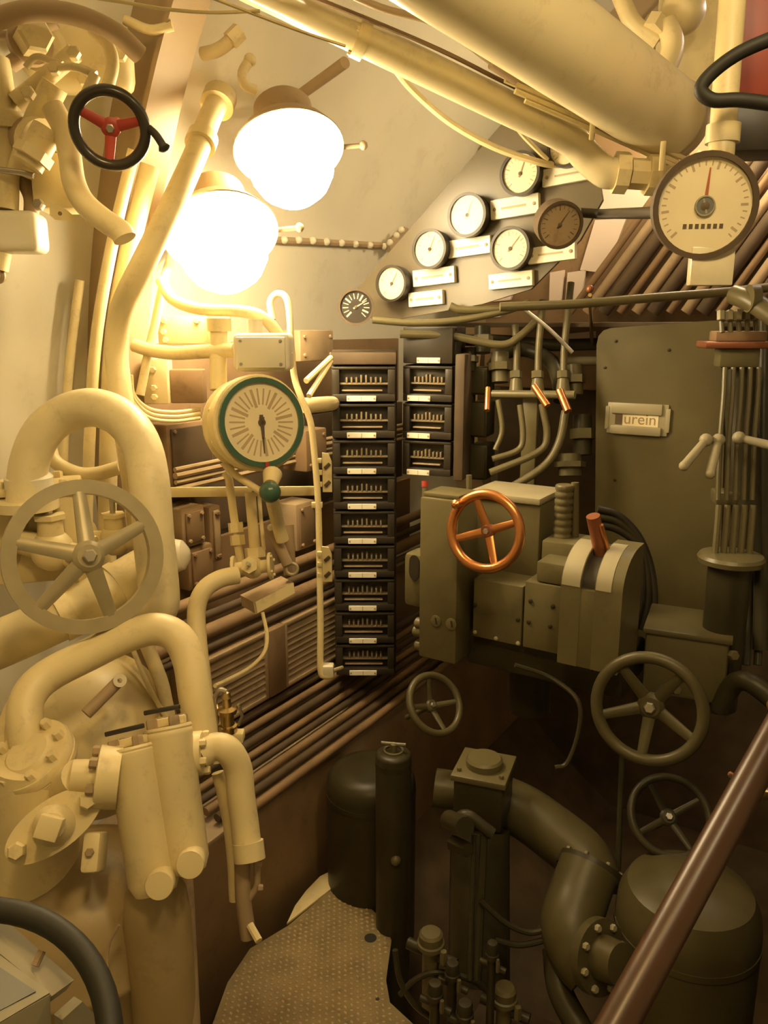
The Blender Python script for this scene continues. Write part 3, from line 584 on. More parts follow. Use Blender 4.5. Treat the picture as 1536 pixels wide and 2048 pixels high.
# tall conduit with hook top and tile clips
pts = [P(545, 640, 2.0), P(540, 605, 2.0), P(552, 588, 2.0), P(570, 592, 2.0), P(578, 620, 2.0), P(582, 680, 2.0), P(588, 750, 2.02), P(600, 790, 2.02), P(620, 840, 2.03), P(628, 900, 2.04), P(636, 1000, 2.05), P(639, 1120, 2.06), P(641, 1250, 2.06), P(641, 1338, 2.06), P(650, 1352, 2.06), P(666, 1350, 2.06)]
t = T('conduit', 'long thin cream conduit dropping beside the black fuse boxes', 'conduit', P(641, 1350, 2.06))
M().tube(spline(pts, 4), S(6.5, 2.05), 10).part('tube', CREAM, t)
F = turned(P(656, 1345, 2.05), 32); M(F).box(-.014, .014, 0, .03, -.016, .016, .004).part('end_block', WHITE, t); M().cyl(P(656, 1345, 2.07), P(684, 1335, 2.52), .006, n=8).part('tie_rod', CREAM, t)
for y0, y1 in ((905, 985), (1092, 1165)):
    F = turned(P(648, (y0 + y1) / 2, 2.05), 32); h = S((y1 - y0) / 2, 2.05)
    sc_ = M(F @ Matrix.Rotation(math.pi / 2, 4, 'X')).prism([(-.004, -h), (.02, -h), (.02, h * .55), (.012, h * .95), (-.004, h)], -.006, .0).part('saddle_clip', CREAM, t)
    for z in (-.55, .35): M(F @ Matrix.Rotation(math.pi / 2, 4, 'X') @ Matrix.Rotation(.7, 4, 'Z')).m; M(turned(F @ V((.009, -.004, z * h)), 32) @ Matrix.Rotation(.8, 4, 'Y')).box(-.0045, .0045, -.004, .0, -.009, .009, .001).part('clip_slot', DKBROWN, sc_)
    for z in (-.6, 0, .6): M(turned(F @ V((-.009, 0, z * h)), 32)).box(-.008, .004, -.005, .006, -.006, .006, .001).part('clip_ear', CREAM, sc_)
F = turned(P(634, 1010, 2.05), 32); M(F).box(-.014, .014, -.004, .008, -.007, .007, .001).part('clip_ear', CREAM, t)
# thin strut pair and stub pipe next to fuse boxes
pipe('strut', 'cream strut slanting up to the fuse boxes, upper of two', [P(612, 762, 2.1), P(662, 715, 2.2)], S(6, 2.1), CREAM, n=8, cat='strut', group='struts')
pipe('strut', 'cream strut slanting up to the fuse boxes, lower of two', [P(618, 792, 2.1), P(662, 722, 2.2)], S(6, 2.1), CREAM, n=8, cat='strut', group='struts')
pipe('stub_pipe', 'short level cream pipe stub left of the black fuse boxes', [P(600, 812, 2.12), P(652, 808, 2.20), P(672, 806, 2.56)], S(16, 2.1), CREAM, n=16)
# gauge tubes, nuts, small flanged valve
for k, (pp, r, nuts) in enumerate((([(450, 945), (458, 960), (466, 1020), (476, 1090), (482, 1130)], 8, (1055, 1080)), ([(500, 985), (505, 1040), (512, 1130)], 11, (1105,)), ([(518, 985), (522, 1040), (528, 1100)], 4, ()))):
    pts = [P(x, y, 1.92) for x, y in pp]; t = T('gauge_tube', ['cream tube with union nuts left of the ball knob', 'thicker cream tube rising to the dial gauge', 'hair-thin cream tube beside the thicker one'][k], 'tube', pts[-1])
    M().tube(spline(pts, 4), S(r, 1.92), 12).part('tube', CREAM, t)
    for y in nuts:
        x = pp[1][0] + (pp[-1][0] - pp[1][0]) * (y - pp[1][1]) / (pp[-1][1] - pp[1][1]); M().cyl(P(x - 1, y - 10, 1.92), P(x + 1, y + 10, 1.92), S(r * 1.9, 1.92), n=6).part('union_nut', CREAM, t)
pipe('gauge_tube', 'cream tube slanting from the drum down to the ball knob', [P(446, 925, 1.84), P(470, 950, 1.84), P(525, 985, 1.80)], S(7, 1.84), CREAM, fil=.03, cat='tube')
globe_valve('globe_valve', 'small cream flanged valve under the gauge tubes', P(505, 1135, 1.88), CR + V((0, 0, .1)), (-CF + CU * .2), S(18, 1.88), CREAM)
t = T('lever_cock', 'tan lever cock slanting right of the flanged valve', 'valve', P(560, 1150, 1.9)); M().tube([P(540, 1055, 1.9), P(560, 1095, 1.9), P(576, 1130, 1.9)], S(11, 1.9), 10).part('lever', TAN, t)
M().ball(P(541, 1055, 1.89), S(7, 1.9), 10).part('lever_tip', WHITE, t); M().tube([P(575, 1050, 1.95), P(580, 1150, 1.95)], S(13, 1.9), 12).part('body', TAN, t)
M(frame(P(584, 1138, 1.9), tocam(P(584, 1138, 1.9)))).ring(S(11, 1.9), S(3.5, 1.9), 20, 8).part('ring', GREYW, t)
# L-shaped tray
t = T('angle_tray', 'cream angle iron tray under the small flanged valve', 'bracket', P(510, 1225, 1.85))
slab([P(508, 1205, 1.86), P(587, 1165, 1.93), P(590, 1186, 1.93), P(512, 1228, 1.86)], .004, 'front_strip', CREAM, t)
slab([P(480, 1190, 1.95), P(562, 1152, 2.02), P(587, 1165, 1.93), P(508, 1205, 1.86)], .004, 'shelf', TAN, t)
slab([P(480, 1190, 1.95), P(508, 1205, 1.86), P(512, 1228, 1.86), P(484, 1212, 1.95)], .004, 'end_strip', TAN, t)
pipe('wire', 'thin cream wire looping from the tray down to the lubricator', spline([P(525, 1225, 1.88), P(534, 1270, 1.86), P(528, 1305, 1.82), P(500, 1335, 1.76), P(455, 1360, 1.68), P(430, 1372, 1.62)], 5), S(4, 1.8), CREAM, fil=0, n=8, cat='wire')

# ================================================================== hull side behind: boxes, cable runs, louvred heaters
XW = -1.50
def wallbox(name, label, px0, py0, px1, py1, material, X=XW, th=.10, cat='box', bev=.006, lid=None):
    a_, b_ = PX(px0, py0, X), PX(px1, py1, X); y0, y1 = sorted((a_.y, b_.y)); z0, z1 = sorted((a_.z, b_.z))
    t = T(name, label, cat, (X, (y0 + y1) / 2, z0)); M().box(X - th, X, y0, y1, z0, z1, bev).part('case', material, t)
    if lid: M().box(X, X + .008, y0 + .012, y1 - .012, z0 + .012, z1 - .012, .003).part('lid', lid, t)
    for yy in (y0 + .02, y1 - .02):
        for zz in (z0 + .02, z1 - .02): hexbolt(frame((X + (.008 if lid else 0), yy, zz), (1, 0, 0)), .006, .006, material, t, 'screw')
    return t
wallbox('wall_box', 'brown wall box with round cover left of the gauge tubes', 362, 1020, 412, 1085, TAN, lid=BROWN, X=-1.62)
wallbox('wall_box', 'brown wall box behind the gauge tubes', 418, 1015, 446, 1120, BROWN, lid=TAN, X=-1.62)
wallbox('wall_box', 'dark brown wall box low behind the capped stub', 375, 1100, 430, 1165, BROWN, lid=BROWN, X=-1.62)
wallbox('wall_box', 'tan wall box right of the lever cock', 592, 1010, 632, 1090, TAN, lid=BROWN, X=-1.58)
wallbox('wall_box', 'dark wall box behind the dial gauge', 332, 850, 430, 960, BROWN, lid=DKBROWN, X=-1.64, th=.08)
wallbox('wall_box', 'brown wall box right of the dial gauge', 612, 862, 655, 935, BROWN, X=-1.55)
wallbox('wall_box', 'brown sloping cover above the struts', 600, 660, 668, 720, TAN, X=-1.55)
# wall lining sheet, dark
for k, (z0, z1, x) in enumerate(((.36, .66, -1.60), (.66, .98, -1.68), (.98, 1.30, -1.72), (1.30, 1.56, -1.74))):
    M().box(x - .02, x, 1.50, 2.9, z0, z1 - .004, .003).part('lining_sheet', [BROWN, BROWN, DKBROWN, BROWN][k], None, ['lowest brown lining sheet behind the louvred heaters', 'brown lining sheet behind the small flanged valve', 'dark lining sheet behind the flat bar', 'brown lining sheet beside the dial gauge'][k], 'panel', 'lining sheets on the hull side')
for k, (py, r) in enumerate(((930, 5), (942, 7), (955, 5), (968, 6))):
    q = PX(400, py, -1.60); pipe('cable', ['topmost', 'second', 'third', 'lowest'][k] + ' tan cable running level behind the gauge drum', [(-1.60, 1.5, q.z), (-1.60, 2.0, q.z + .004), (-1.60, 2.8, q.z)], S(r, 2.2), TAN, fil=0, n=8, cat='cable', group='level cables behind the gauge')
# pipe runs along the hull, stepping down
runs = [(-1.56, .86, .018, BROWN), (-1.545, .815, .013, DKBROWN), (-1.53, .775, .022, BROWN), (-1.515, .735, .012, DKBROWN), (-1.50, .475, .013, DKBROWN), (-1.485, .445, .012, BROWN), (-1.465, .415, .013, DKBROWN), (-1.44, .392, .011, BROWN), (-1.41, .382, .011, DKBROWN), (-1.37, .376, .012, BROWN), (-1.33, .372, .012, DKBROWN), (-1.29, .366, .013, BROWN)]
nm = ['topmost', 'second', 'third', 'fourth', 'fifth', 'sixth', 'seventh', 'eighth', 'ninth', 'tenth', 'eleventh', 'lowest']
for k, (x, z, r, mm) in enumerate(runs):
    M().tube([V((x, 1.32, z)), V((x + .004, 2.0, z - .003)), V((x, 3.1, z))], r, 10).part('hull_pipe', mm, None, nm[k] + ' brown pipe of the run along the hull side', 'pipe', 'pipes along the hull side')
# louvred heater panels
def louvre(label, y0, y1, z0, z1, x, k):
    t = T('louvred_heater', label, 'heater', (x, (y0 + y1) / 2, z0)); M().box(x - .10, x - .012, y0, y1, z0, z1, .006).part('case', BROWN, t)
    for yy in (y0, y1 - .014): M().box(x - .012, x, yy, yy + .014, z0, z1, .002).part('side_rail', TAN, t)
    for zz in (z0, z1 - .014): M().box(x - .012, x, y0 + .014, y1 - .014, zz, zz + .014, .002).part('end_rail', TAN, t)
    for i in range(k):
        z = z0 + .016 + (z1 - z0 - .032) * (i + .5) / k; h = (z1 - z0) / k * .42
        M().add([(x - .012, y0 + .014, z + h), (x - .012, y1 - .014, z + h), (x - .002, y1 - .014, z - h), (x - .002, y0 + .014, z - h), (x - .012, y0 + .014, z + h - .004), (x - .012, y1 - .014, z + h - .004), (x - .002, y1 - .014, z - h - .004), (x - .002, y0 + .014, z - h - .004)],
                [(0, 1, 2, 3), (7, 6, 5, 4), (0, 4, 5, 1), (3, 2, 6, 7), (1, 5, 6, 2), (0, 3, 7, 4)]).part('slat', TAN, t)
louvre('brown louvred heater panel below the cream wire, nearest of two', 1.42, 1.72, .50, .715, -1.485, 9)
louvre('brown louvred heater panel beside the cream conduit foot', 1.80, 2.12, .50, .715, -1.485, 9)
M().box(-1.58, -1.48, 1.72, 1.80, .50, .715, .006).part('heater_divider', BROWN, None, 'plain brown cover between the two louvred heaters', 'cover')

# ================================================================== rivet strip on the hull
t = T('rivet_strip', 'bright row of rivets on a strip right of the lamps', 'strip', hull(620, 490))
xs = [500, 532, 563, 592, 620, 648, 678, 706, 735, 764]
pts = [hull(x, 478 + max(0, (x - 600)) * .08, HR - .006) for x in xs]
M().tube([pts[0], pts[-1]], .012, 8).part('strip', FRAMEM, t)
for q in pts: M().ball(q + (V((HX, q.y, HZ)) - q).normalized() * .012, S(7.5, 2.8), 10).part('rivet', WHITE, t)
t = T('rivet_bracket', 'short slanting bracket at the end of the rivet row', 'bracket', hull(785, 490))
pts = [hull(775, 497, HR - .03), hull(812, 462, HR - .03)]; M().tube(pts, .02, 6).part('bar', FRAMEM, t)
for x, y in ((780, 485), (793, 471), (803, 460)): M().ball(hull(x, y, HR - .05), .013, 10).part('rivet', WHITE, t)

# ================================================================== overhead pipes
c = P(1346, 246, 1.88); c_ = P(994, -2, 1.416); R = .089; ad = (c_ - c).normalized()
t = T('trunk_cylinder', 'big shiny cream cylinder running overhead with rounded end', 'cylinder', c)
F = frame(c, ad)
M(F).lathe([(.001, -.07), (R * .35, -.066), (R * .7, -.048), (R * .92, -.02), (R, .01), (R, .02), (R * 1.015, .022), (R * 1.015, .03), (R, .032), (R, 1.9)], n=64).part('shell', SHINY, t)
c2 = P(1090, 252, 1.80); r2 = S(31, 1.80); c3 = P(720, 74, 1.66)
t = T('overhead_pipe', 'medium cream pipe running overhead below the big cylinder', 'pipe', c2); bd = (c3 - c2).normalized()
M().tube([P(430, -66, 1.545), P(560, -4, 1.598), c3, c2 + bd * .12] + spline([c2 + bd * .1, c2, P(1145, 283, 1.83), P(1175, 315, 1.845), P(1212, 345, 1.85), P(1235, 345, 1.85)], 5), r2, 24).part('tube', SHINY, t)
q = P(722, 76, 1.66); M().cyl(q - bd * .012, q + bd * .012, r2 * 1.2, n=28).part('collar', CREAM, t)
F = frame(q, bd); bolts(F, r2 * 1.05, 4, .005, .006, CREAM, t, z=.012)
# union at the end of the pipe, with stub to the right
a_ = P(1228, 345, 1.85); d_ = (P(1340, 352, 1.85) - a_).normalized()
for o_, rr, h in ((0, 40, .03), (.035, 30, .04), (.075, 40, .03)): M().cyl(a_ + d_ * o_, a_ + d_ * (o_ + h), S(rr, 1.85), n=8).part('union_nut', CREAM, t)
M().tube([a_ + d_ * .1, P(1345, 350, 1.86)], S(18, 1.85), 14).part('stub', CREAM, t)
# slim tubes under the cylinder
for k, (x0, y0, x1, y1, r, dd) in enumerate(((1010, 160, 1370, 318, 6, 1.78), (1030, 182, 1365, 330, 6, 1.79), (1050, 202, 1375, 344, 5, 1.80))):
    b_ = P(x1, y1, dd + .08); M().tube([P(x0, y0, dd - .08), P((x0 + x1) / 2, (y0 + y1) / 2 - 2, dd), b_], S(r, 1.7), 8).part('slim_tube', CREAM, None, ['uppermost of three slim tubes under the big cylinder', 'middle of three slim tubes under the big cylinder', 'lowest of three slim tubes under the big cylinder'][k], 'tube', 'slim tubes overhead')
for x, y in ((1185, 250), (1325, 312)): M(frame(P(x, y, 1.75), tocam(P(x, y, 1.75)))).box(-.006, .006, -.03, .03, 0, .006, .002).part('tube_clip', CREAM, None, 'cream clip holding the slim tubes, ' + ('nearer the lamps' if x < 1200 else 'nearer the large gauge'), 'clip')
pipe('cable', 'wavy cream cable between the big cylinder and the medium pipe', spline([P(640, -40, 1.52), P(760, 15, 1.56), P(860, 42, 1.6), P(930, 85, 1.64), P(985, 125, 1.67), P(1020, 150, 1.7), P(1060, 172, 1.72), P(1120, 205, 1.75)], 6), S(8, 1.45), FRAMEM, fil=0, n=10, cat='cable')
pipe('cable_joint', 'brown cable joint clamped beside the big cylinder', [P(985, 122, 1.66), P(1035, 154, 1.69)], S(17, 1.5), TAN, n=12, cat='joint')
pipe('cable', 'long dark cable against the top of the medium pipe', spline([P(560, -30, 1.52), P(720, 32, 1.6), P(880, 100, 1.66), P(1000, 160, 1.72), P(1100, 208, 1.76)], 6), S(5, 1.5), BROWN, fil=0, n=8, cat='cable')
pipe('cable', 'cream cable sagging from the medium pipe to the gauge panel', spline([P(785, 130, 1.9), P(825, 180, 2.0), P(900, 245, 2.05), P(990, 295, 2.08), P(1080, 325, 2.1), P(1120, 330, 2.12)], 6), S(7, 2.0), CREAM, fil=0, n=8, cat='cable')
pipe('cable', 'second cream cable sagging close under the medium pipe', spline([P(835, 150, 1.95), P(930, 205, 2.0), P(1010, 232, 2.02), P(1050, 275, 2.06), P(1095, 320, 2.1)], 6), S(5, 2.0), CREAM, fil=0, n=8, cat='cable')
pipe('cable', 'thin cream wire strung across the upper left corner', spline([P(150, -10, 1.3), P(250, 5, 1.3), P(330, 18, 1.3), P(420, 25, 1.3), P(520, 22, 1.3)], 5), S(3.5, 1.3), CREAM, fil=0, n=6, cat='wire')
pipe('wire', 'thin bright wire along the underside of the medium pipe', spline([P(410, -10, 1.25), P(500, 25, 1.3), P(600, 62, 1.35), P(690, 92, 1.4)], 5), S(3.5, 1.3), CREAM, fil=0, n=6)
# stubs behind the lamps on the hull
pipe('stub_pipe', 'short tan pipe above the upper lamp', [P(690, 125, 2.1), P(600, 190, 2.3), P(560, 215, 2.45)], S(11, 2.2), FRAMEM, fil=.03)
t = T('bright_fitting', 'shiny bright pipe fitting above the lamps', 'fitting', P(440, 100, 1.95))
M().tube([P(405, 108, 1.95), P(440, 100, 1.93), P(470, 72, 1.92)], S(13, 1.95), 12, fil=.03).part('elbow', CREAM, t); M().cyl(P(460, 82, 1.92), P(480, 62, 1.92), S(18, 1.92), n=6).part('nut', CREAM, t)
t = T('bright_fitting', 'small curved fitting right of the riser collar', 'fitting', P(495, 150, 2.0))
M().tube(spline([P(500, 120, 2.0), P(485, 145, 2.0), P(490, 170, 2.0), P(510, 180, 2.02)], 4), S(10, 2.0), 12).part('hook', CREAM, t); M().ball(P(500, 120, 2.0), S(13, 2.0), 12).part('tip', CREAM, t)

# ================================================================== upper left: red-spoked wheel, valves and pipes
wp = P(220, 257, 1.42)
handwheel('handwheel', 'black-rimmed handwheel with three red spokes at upper left', wp, tocam(wp, -8, -8), S(80, 1.42), S(11.5, 1.42), 3, 0, RIMBLK, RED, RED, dish=0.012, stem=.10, hub=.24, sw=.13, spokes=[150, 15, 262])
M().tube(spline([P(296, 255, 1.43), P(312, 270, 1.42), P(325, 290, 1.41), P(332, 303, 1.41)], 4), [S(8, 1.4)] * 9 + [S(11, 1.4), S(13, 1.4), S(10, 1.4), S(4, 1.4)], 10).part('crank_grip', RUBBER, None, 'dark curved grip beside the red-spoked handwheel', 'handle')
pipe('pipe', 'cream pipe curling under the red-spoked handwheel', spline([P(105, 215, 1.55), P(128, 260, 1.55), P(140, 315, 1.54), P(148, 365, 1.53), P(168, 405, 1.52), P(205, 438, 1.51), P(240, 462, 1.50), P(250, 478, 1.5)], 5), S(23, 1.52), CREAM, fil=0, n=20)
t = T('elbow_valve', 'cream elbow valve cluster left of the red-spoked handwheel', 'valve', P(90, 300, 1.6))
M().tube([P(40, 350, 1.62), P(70, 250, 1.6), P(110, 170, 1.58)], S(26, 1.6), 18, fil=.05).part('body', CREAM, t)
M().tube([P(30, 205, 1.6), P(75, 170, 1.6), P(150, 105, 1.58)], S(18, 1.6), 16, fil=.04).part('branch', CREAM, t)
M().tube([P(95, 260, 1.55), P(55, 330, 1.55)], S(30, 1.55), 18).part('bonnet', CREAM, t)
M().cyl(P(72, 300, 1.54), P(62, 318, 1.54), S(38, 1.55), n=6).part('gland_nut', CREAM, t)
M().tube([P(125, 130, 1.55), P(70, 110, 1.55), P(52, 135, 1.55)], S(7, 1.55), 10, fil=.02).part('lever', CREAM, t)
M().tube([P(190, 150, 1.5), P(172, 190, 1.5)], S(11, 1.5), 10).part('handle', CREAM, t)
M().tube([P(120, 135, 1.52), P(150, 132, 1.5), P(192, 150, 1.5)], S(8, 1.5), 10, fil=.02).part('link', CREAM, t)
for x, y in ((150, 110), (112, 140), (60, 190)): hexbolt(frame(P(x, y, 1.53), -CF), .013, .014, CREAM, t, 'nut')
t = T('upper_valve_chest', 'broad cream valve chest filling the upper left corner', 'valve chest', P(150, 160, 1.75)); F = turned(P(165, 110, 1.70), 40)
M(F).box(-.10, .10, 0, .07, -.07, .075, .03, 3).part('chest', CREAM, t)
M(F).lathe([(.05, 0), (.05, .0)], n=6).m
for x, z in ((-.07, .05), (.03, .05), (.08, 0), (.0, -.05)): hexbolt(frame(F @ V((x, 0, z)), -V(F.col[1][:3])), .013, .015, CREAM, t, 'nut')
G = frame(F @ V((-.08, -.0, .0)), -V(F.col[1][:3])); M(G).lathe([(.055, 0), (.055, .02), (.045, .03), (.001, .032)], n=24).part('cover', CREAM, t)
pipe('pipe', 'dark curved pipe sweeping across the upper left corner', spline([P(-30, 45, 1.5), P(60, 22, 1.5), P(150, 30, 1.52), P(230, 65, 1.56), P(280, 110, 1.6)], 5), S(20, 1.52), FRAMEM, fil=0, n=16)
pipe('pipe', 'pale pipe with flange at the left edge beside the valve cluster', [P(-10, 120, 1.6), P(12, 260, 1.62), P(8, 420, 1.64)], S(28, 1.62), CREAM, fil=.05, collars=[(P(11, 250, 1.62), (0, 0, 1), S(42, 1.62), .02), (P(11, 235, 1.62), (0, 0, 1), S(42, 1.62), .012)])
t = T('tee_fitting', 'cream square tee fitting under the pipe cluster', 'fitting', P(105, 400, 1.62)); F = turned(P(95, 355, 1.62), 38)
M(F).box(-.035, .05, 0, .09, -.06, .05, .01).part('body', CREAM, t); M(F).cyl((.0, .04, .05), (.0, .04, .10), .04).part('neck', CREAM, t)
hexbolt(frame(P(80, 412, 1.58), -CF), .011, .014, STEEL, t, 'bright_nut')
t = T('lug_eye', 'small cream lug with hole below the tee fitting', 'lug', P(118, 430, 1.56)); F = frame(P(120, 427, 1.56), tocam(P(120, 427, 1.56)))
M(F).prism([(-.018, .012), (-.008, .018), (.012, .008), (.028, -.006), (.026, -.014), (-.01, -.012), (-.019, -.004)], -.012, 0).part('lug', CREAM, t); M(F).lathe([(.004, -.001), (.004, .0006)], n=10).part('eye', BROWN, t)
t = T('cable_box', 'bright cream box at the left edge below the pipe cluster', 'box', P(30, 480, 1.62)); F = turned(P(22, 455, 1.62), 40)
M(F).box(-.08, .05, 0, .1, -.045, .035, .015, 3).part('case', WHITE, t); M(F).cyl((-.03, .03, -.045), (-.04, .03, -.08), .018).part('gland', CREAM, t); M(F).tube([(-.04, .03, -.07), (-.03, .03, -.10), (-.08, .05, -.11)], .006, 8, fil=.02).part('cable', TAN, t)
q = P(10, 640, 1.95); M(turned(q, 44)).box(-.06, .0, 0, .02, -.12, .12, .004).part('edge_strip', CREAM, None, 'upright cream strip on the hull at the left edge', 'strip')

# more fittings crowding the upper left corner
for k, (pp, r, mm, dd, lab) in enumerate((([(20, 130), (45, 110), (70, 60), (110, 40)], 16, FRAMEM, 1.62, 'dull tan pipe bending under the dark curved pipe'), ([(185, 60), (215, 90), (225, 130), (215, 175)], 13, CREAM, 1.6, 'cream pipe dropping behind the red-spoked handwheel'), ([(40, 350), (62, 395), (62, 440)], 15, FRAMEM, 1.66, 'tan pipe beside the square tee fitting'), ([(250, 40), (300, 60), (345, 52)], 10, CREAM, 1.75, 'short cream pipe across the ring frame top'), ([(0, 340), (40, 345), (68, 352)], 6, STEEL, 1.58, 'thin bright rod left of the square tee fitting'), ([(-20, 70), (40, 75), (100, 95)], 9, TAN, 1.64, 'thin brown pipe at the top left edge'))):
    pipe('corner_pipe', lab, spline([P(x, y, dd) for x, y in pp], 5), S(r, dd), mm, fil=0, n=12)
t = T('hex_plug', 'big six-sided cream plug in the upper left corner', 'plug', P(70, 70, 1.58)); F = frame(P(72, 68, 1.58), tocam(P(72, 68, 1.58), 15, 20)); M(F).lathe([(S(36, 1.58), -.04), (S(36, 1.58), 0), (S(30, 1.58), .006), (.001, .006)], n=6).part('plug', CREAM, t); M(F).lathe([(S(44, 1.58), -.06), (S(44, 1.58), -.04)], n=24).part('collar', FRAMEM, t)
t = T('drum_fitting', 'brown drum fitting under the elbow valve cluster', 'fitting', P(60, 300, 1.62)); M().tube([P(35, 270, 1.66), P(75, 285, 1.6)], S(40, 1.62), 20).part('drum', FRAMEM, t); M().cyl(P(70, 282, 1.6), P(84, 287, 1.59), S(46, 1.6), n=24).part('cover', CREAM, t)

# ================================================================== gauge panel under the overhead pipes
YP = 2.2
poly = [PY(x, y, YP) for x, y in ((1003, 248), (1190, 300), (1205, 400), (1160, 480), (1062, 578), (965, 608), (760, 645), (684, 612))]
pan = M(Matrix.Rotation(math.pi / 2, 4, 'X')).prism([(p.x, p.z) for p in poly], -YP - .012, -YP).part('instrument_panel', PANELM, None, 'dull brown gauge panel with slanting edge right of the lamps', 'panel')
NY = V((0, -1, 0))
TILT = V((-.06, 0, 1))
GL = [(1040, 347, 42, 'topmost cream gauge on the panel, beside the upper name plate', 20), (934, 430, 42, 'cream gauge second down on the panel edge', 20), (859, 498, 38, 'cream gauge third down on the panel edge, beside a glaring plate', 25),
      (783, 567, 35, 'lowest cream gauge at the left tip of the panel', 30), (1020, 497, 42, 'cream gauge in the middle of the panel below the bright plate', 40), (1130, 296, 36, 'cream gauge half hidden behind the overhead pipe', 0)]
for x, y, r, lab, nd in GL:
    p = PY(x, y, YP - .045); gauge(lab, p, NY, S(r, (p - EYE).dot(CF)), .045, BLACK, nd, group='gauges on the panel', bez=.12, ticks=18, tickm=TAN, needlem=TAN)
p = P(1120, 450, 1.95); gauge('brown-faced gauge swung out at the right end of the panel', p, tocam(p, 20, -12), S(46, 1.95), .05, DKBROWN, 30, bez=.1, facem=TAN, ticks=18)
pipe('gauge_bracket', 'dark bracket arm behind the brown-faced gauge', [P(1160, 425, 2.0), P(1200, 428, 2.0), P(1330, 425, 1.5)], S(10, 1.9), BLACK, fil=.02, n=10, cat='bracket')
p = P(712, 614, 2.35); gauge('black-faced gauge with pale marks above the fuse boxes', p, tocam(p, -4), S(35, 2.35), .05, DKBROWN, 60, bez=.1, facem=BLACK, ticks=14, tick_r=(.5, .85), tickm=PLATE, needlem=PLATE, tickw=.035)
def nameplate(label, x, y, w_, h_, group='name plates on the gauge panel', Y=YP - .018, rot=-.07):
    p = PY(x, y, Y); d = (p - EYE).dot(CF); F = frame(p, NY) @ Matrix.Rotation(-rot, 4, 'Z'); a, b = S(w_, d) / 2 * 1.18, S(h_, d) / 2
    t = T('name_plate', label, 'plate', p, group); pl = M(F).box(-a, a, -b, b, -.017, 0, .0015, 1).part('plate', PLATEW, t)
    for s_ in (-1, 1): hexbolt(F @ Matrix.Translation((s_ * a * .82, 0, 0)), .005, .002, TAN, pl, 'screw')
    M(F).box(-a * .55, a * .5, -b * .12, b * .12, 0, .0004).part('engraved_line', FAINT, pl)
for x, y, w_, h_, lab in ((1140, 347, 100, 34, 'name plate beside the topmost panel gauge'), (1028, 413, 88, 38, 'bright name plate between the top and middle gauges'), (935, 494, 84, 34, 'glaring name plate beside the third gauge'), (866, 553, 80, 32, 'name plate above the lowest plate, right of the lowest gauge'),
                          (850, 597, 66, 28, 'lowest name plate, right of the lowest panel gauge'), (1102, 507, 84, 32, 'name plate under the brown-faced gauge'), (1020, 560, 80, 30, 'name plate under the middle gauge')): nameplate(lab, x, y, w_, h_)

# ================================================================== large gauge on its post, upper right
p = P(1410, 412, 1.30)
pipe('post', 'bright cream post carrying the large gauge', [P(1468, -40, 1.36), P(1456, 120, 1.37), P(1446, 260, 1.38), P(1440, 330, 1.38)], S(26, 1.37), CREAM, fil=.05, n=20, collars=[(P(1446, 268, 1.38), (0, 0, 1), S(33, 1.38), .03)])
t = gauge('large round gauge with dark rim and red needle at upper right', p, tocam(p, 14, 0), S(100, 1.30), .05, DKBROWN, 2, bez=.09, ticks=30, tick_r=(.82, .92), needlem=DIALRED, tickm=FAINT)
F = frame(p, tocam(p, 14, 0)); R = S(100, 1.3) * .91
M(F).lathe([(R * .22, -.001), (R * .22, .0005), (R * .19, .001), (.001, .001)], n=28).part('logo_disc', SLATE, t)
M(F).ring(R * .2, R * .02, 24, 6, z=.001).part('logo_ring', PALE, t)
M(F @ Matrix.Rotation(.3, 4, 'Z')).box(-R * .02, R * .02, -R * .16, R * .16, .001, .0016).part('logo_bar', PALE, t)
for i in range(7): M(F).box(-R * .42 + i * R * .13, -R * .34 + i * R * .13, -R * .47, -R * .37, -.0019, -.0013).part('dial_letter', INK, t)
F = turned(P(1425, 540, 1.33), 30); t = T('plain_plate', 'plain cream plate hanging below the large gauge', 'plate', P(1425, 565, 1.33)); M(F).box(-S(43, 1.33), S(43, 1.33), 0, .02, -S(30, 1.33), S(45, 1.33), .003).part('plate', PLATE, t)
M(F).box(-.012, .012, .004, .03, .02, .10, .002).part('hanger', CREAM, t)
# valve cluster and black loop over it
pipe('pipe', 'cream pipe dipping to the valve above the big cylinder', spline([P(1225, -50, 2.0), P(1248, 10, 2.0), P(1270, 50, 2.0), P(1315, 85, 2.0)], 5), S(17, 2.0), CREAM, fil=0)
t = T('round_valve', 'cream round-bodied valve above the big cylinder', 'valve', P(1340, 90, 2.0)); M().ball(P(1365, 22, 2.0), S(45, 2.0), 20).part('body', CREAM, t); M().tube([P(1330, 45, 1.98), P(1350, 92, 1.98), P(1330, 140, 1.98)], S(22, 2.0), 16, fil=.03).part('elbow', CREAM, t); M().cyl(P(1318, 38, 1.98), P(1304, 62, 1.98), S(22, 2.0), n=6).part('nut', CREAM, t)
t = T('tall_duct', 'tall cream duct in the upper right corner', 'duct', P(1440, 60, 2.1)); M(turned(P(1420, 40, 2.1), 30)).box(-.10, .07, 0, .15, -.24, .18, .015).part('duct', CREAM, t); M(turned(P(1420, 40, 2.1), 30)).box(-.107, .077, -.006, .156, -.245, -.22, .003).part('flange', CREAM, t)
pipe('black_hose', 'black hose looping past the post in the upper right corner', spline([P(1560, 70, 1.22), P(1480, 105, 1.24), P(1425, 145, 1.26), P(1402, 178, 1.27), P(1425, 200, 1.27), P(1480, 200, 1.26), P(1560, 210, 1.25)], 6), S(14, 1.25), RUBBER, fil=0, n=14, cat='hose')
t = T('red_box', 'dark red box at the right edge beside the post', 'box', P(1530, 190, 1.4)); F = turned(P(1545, 90, 1.42), 25)
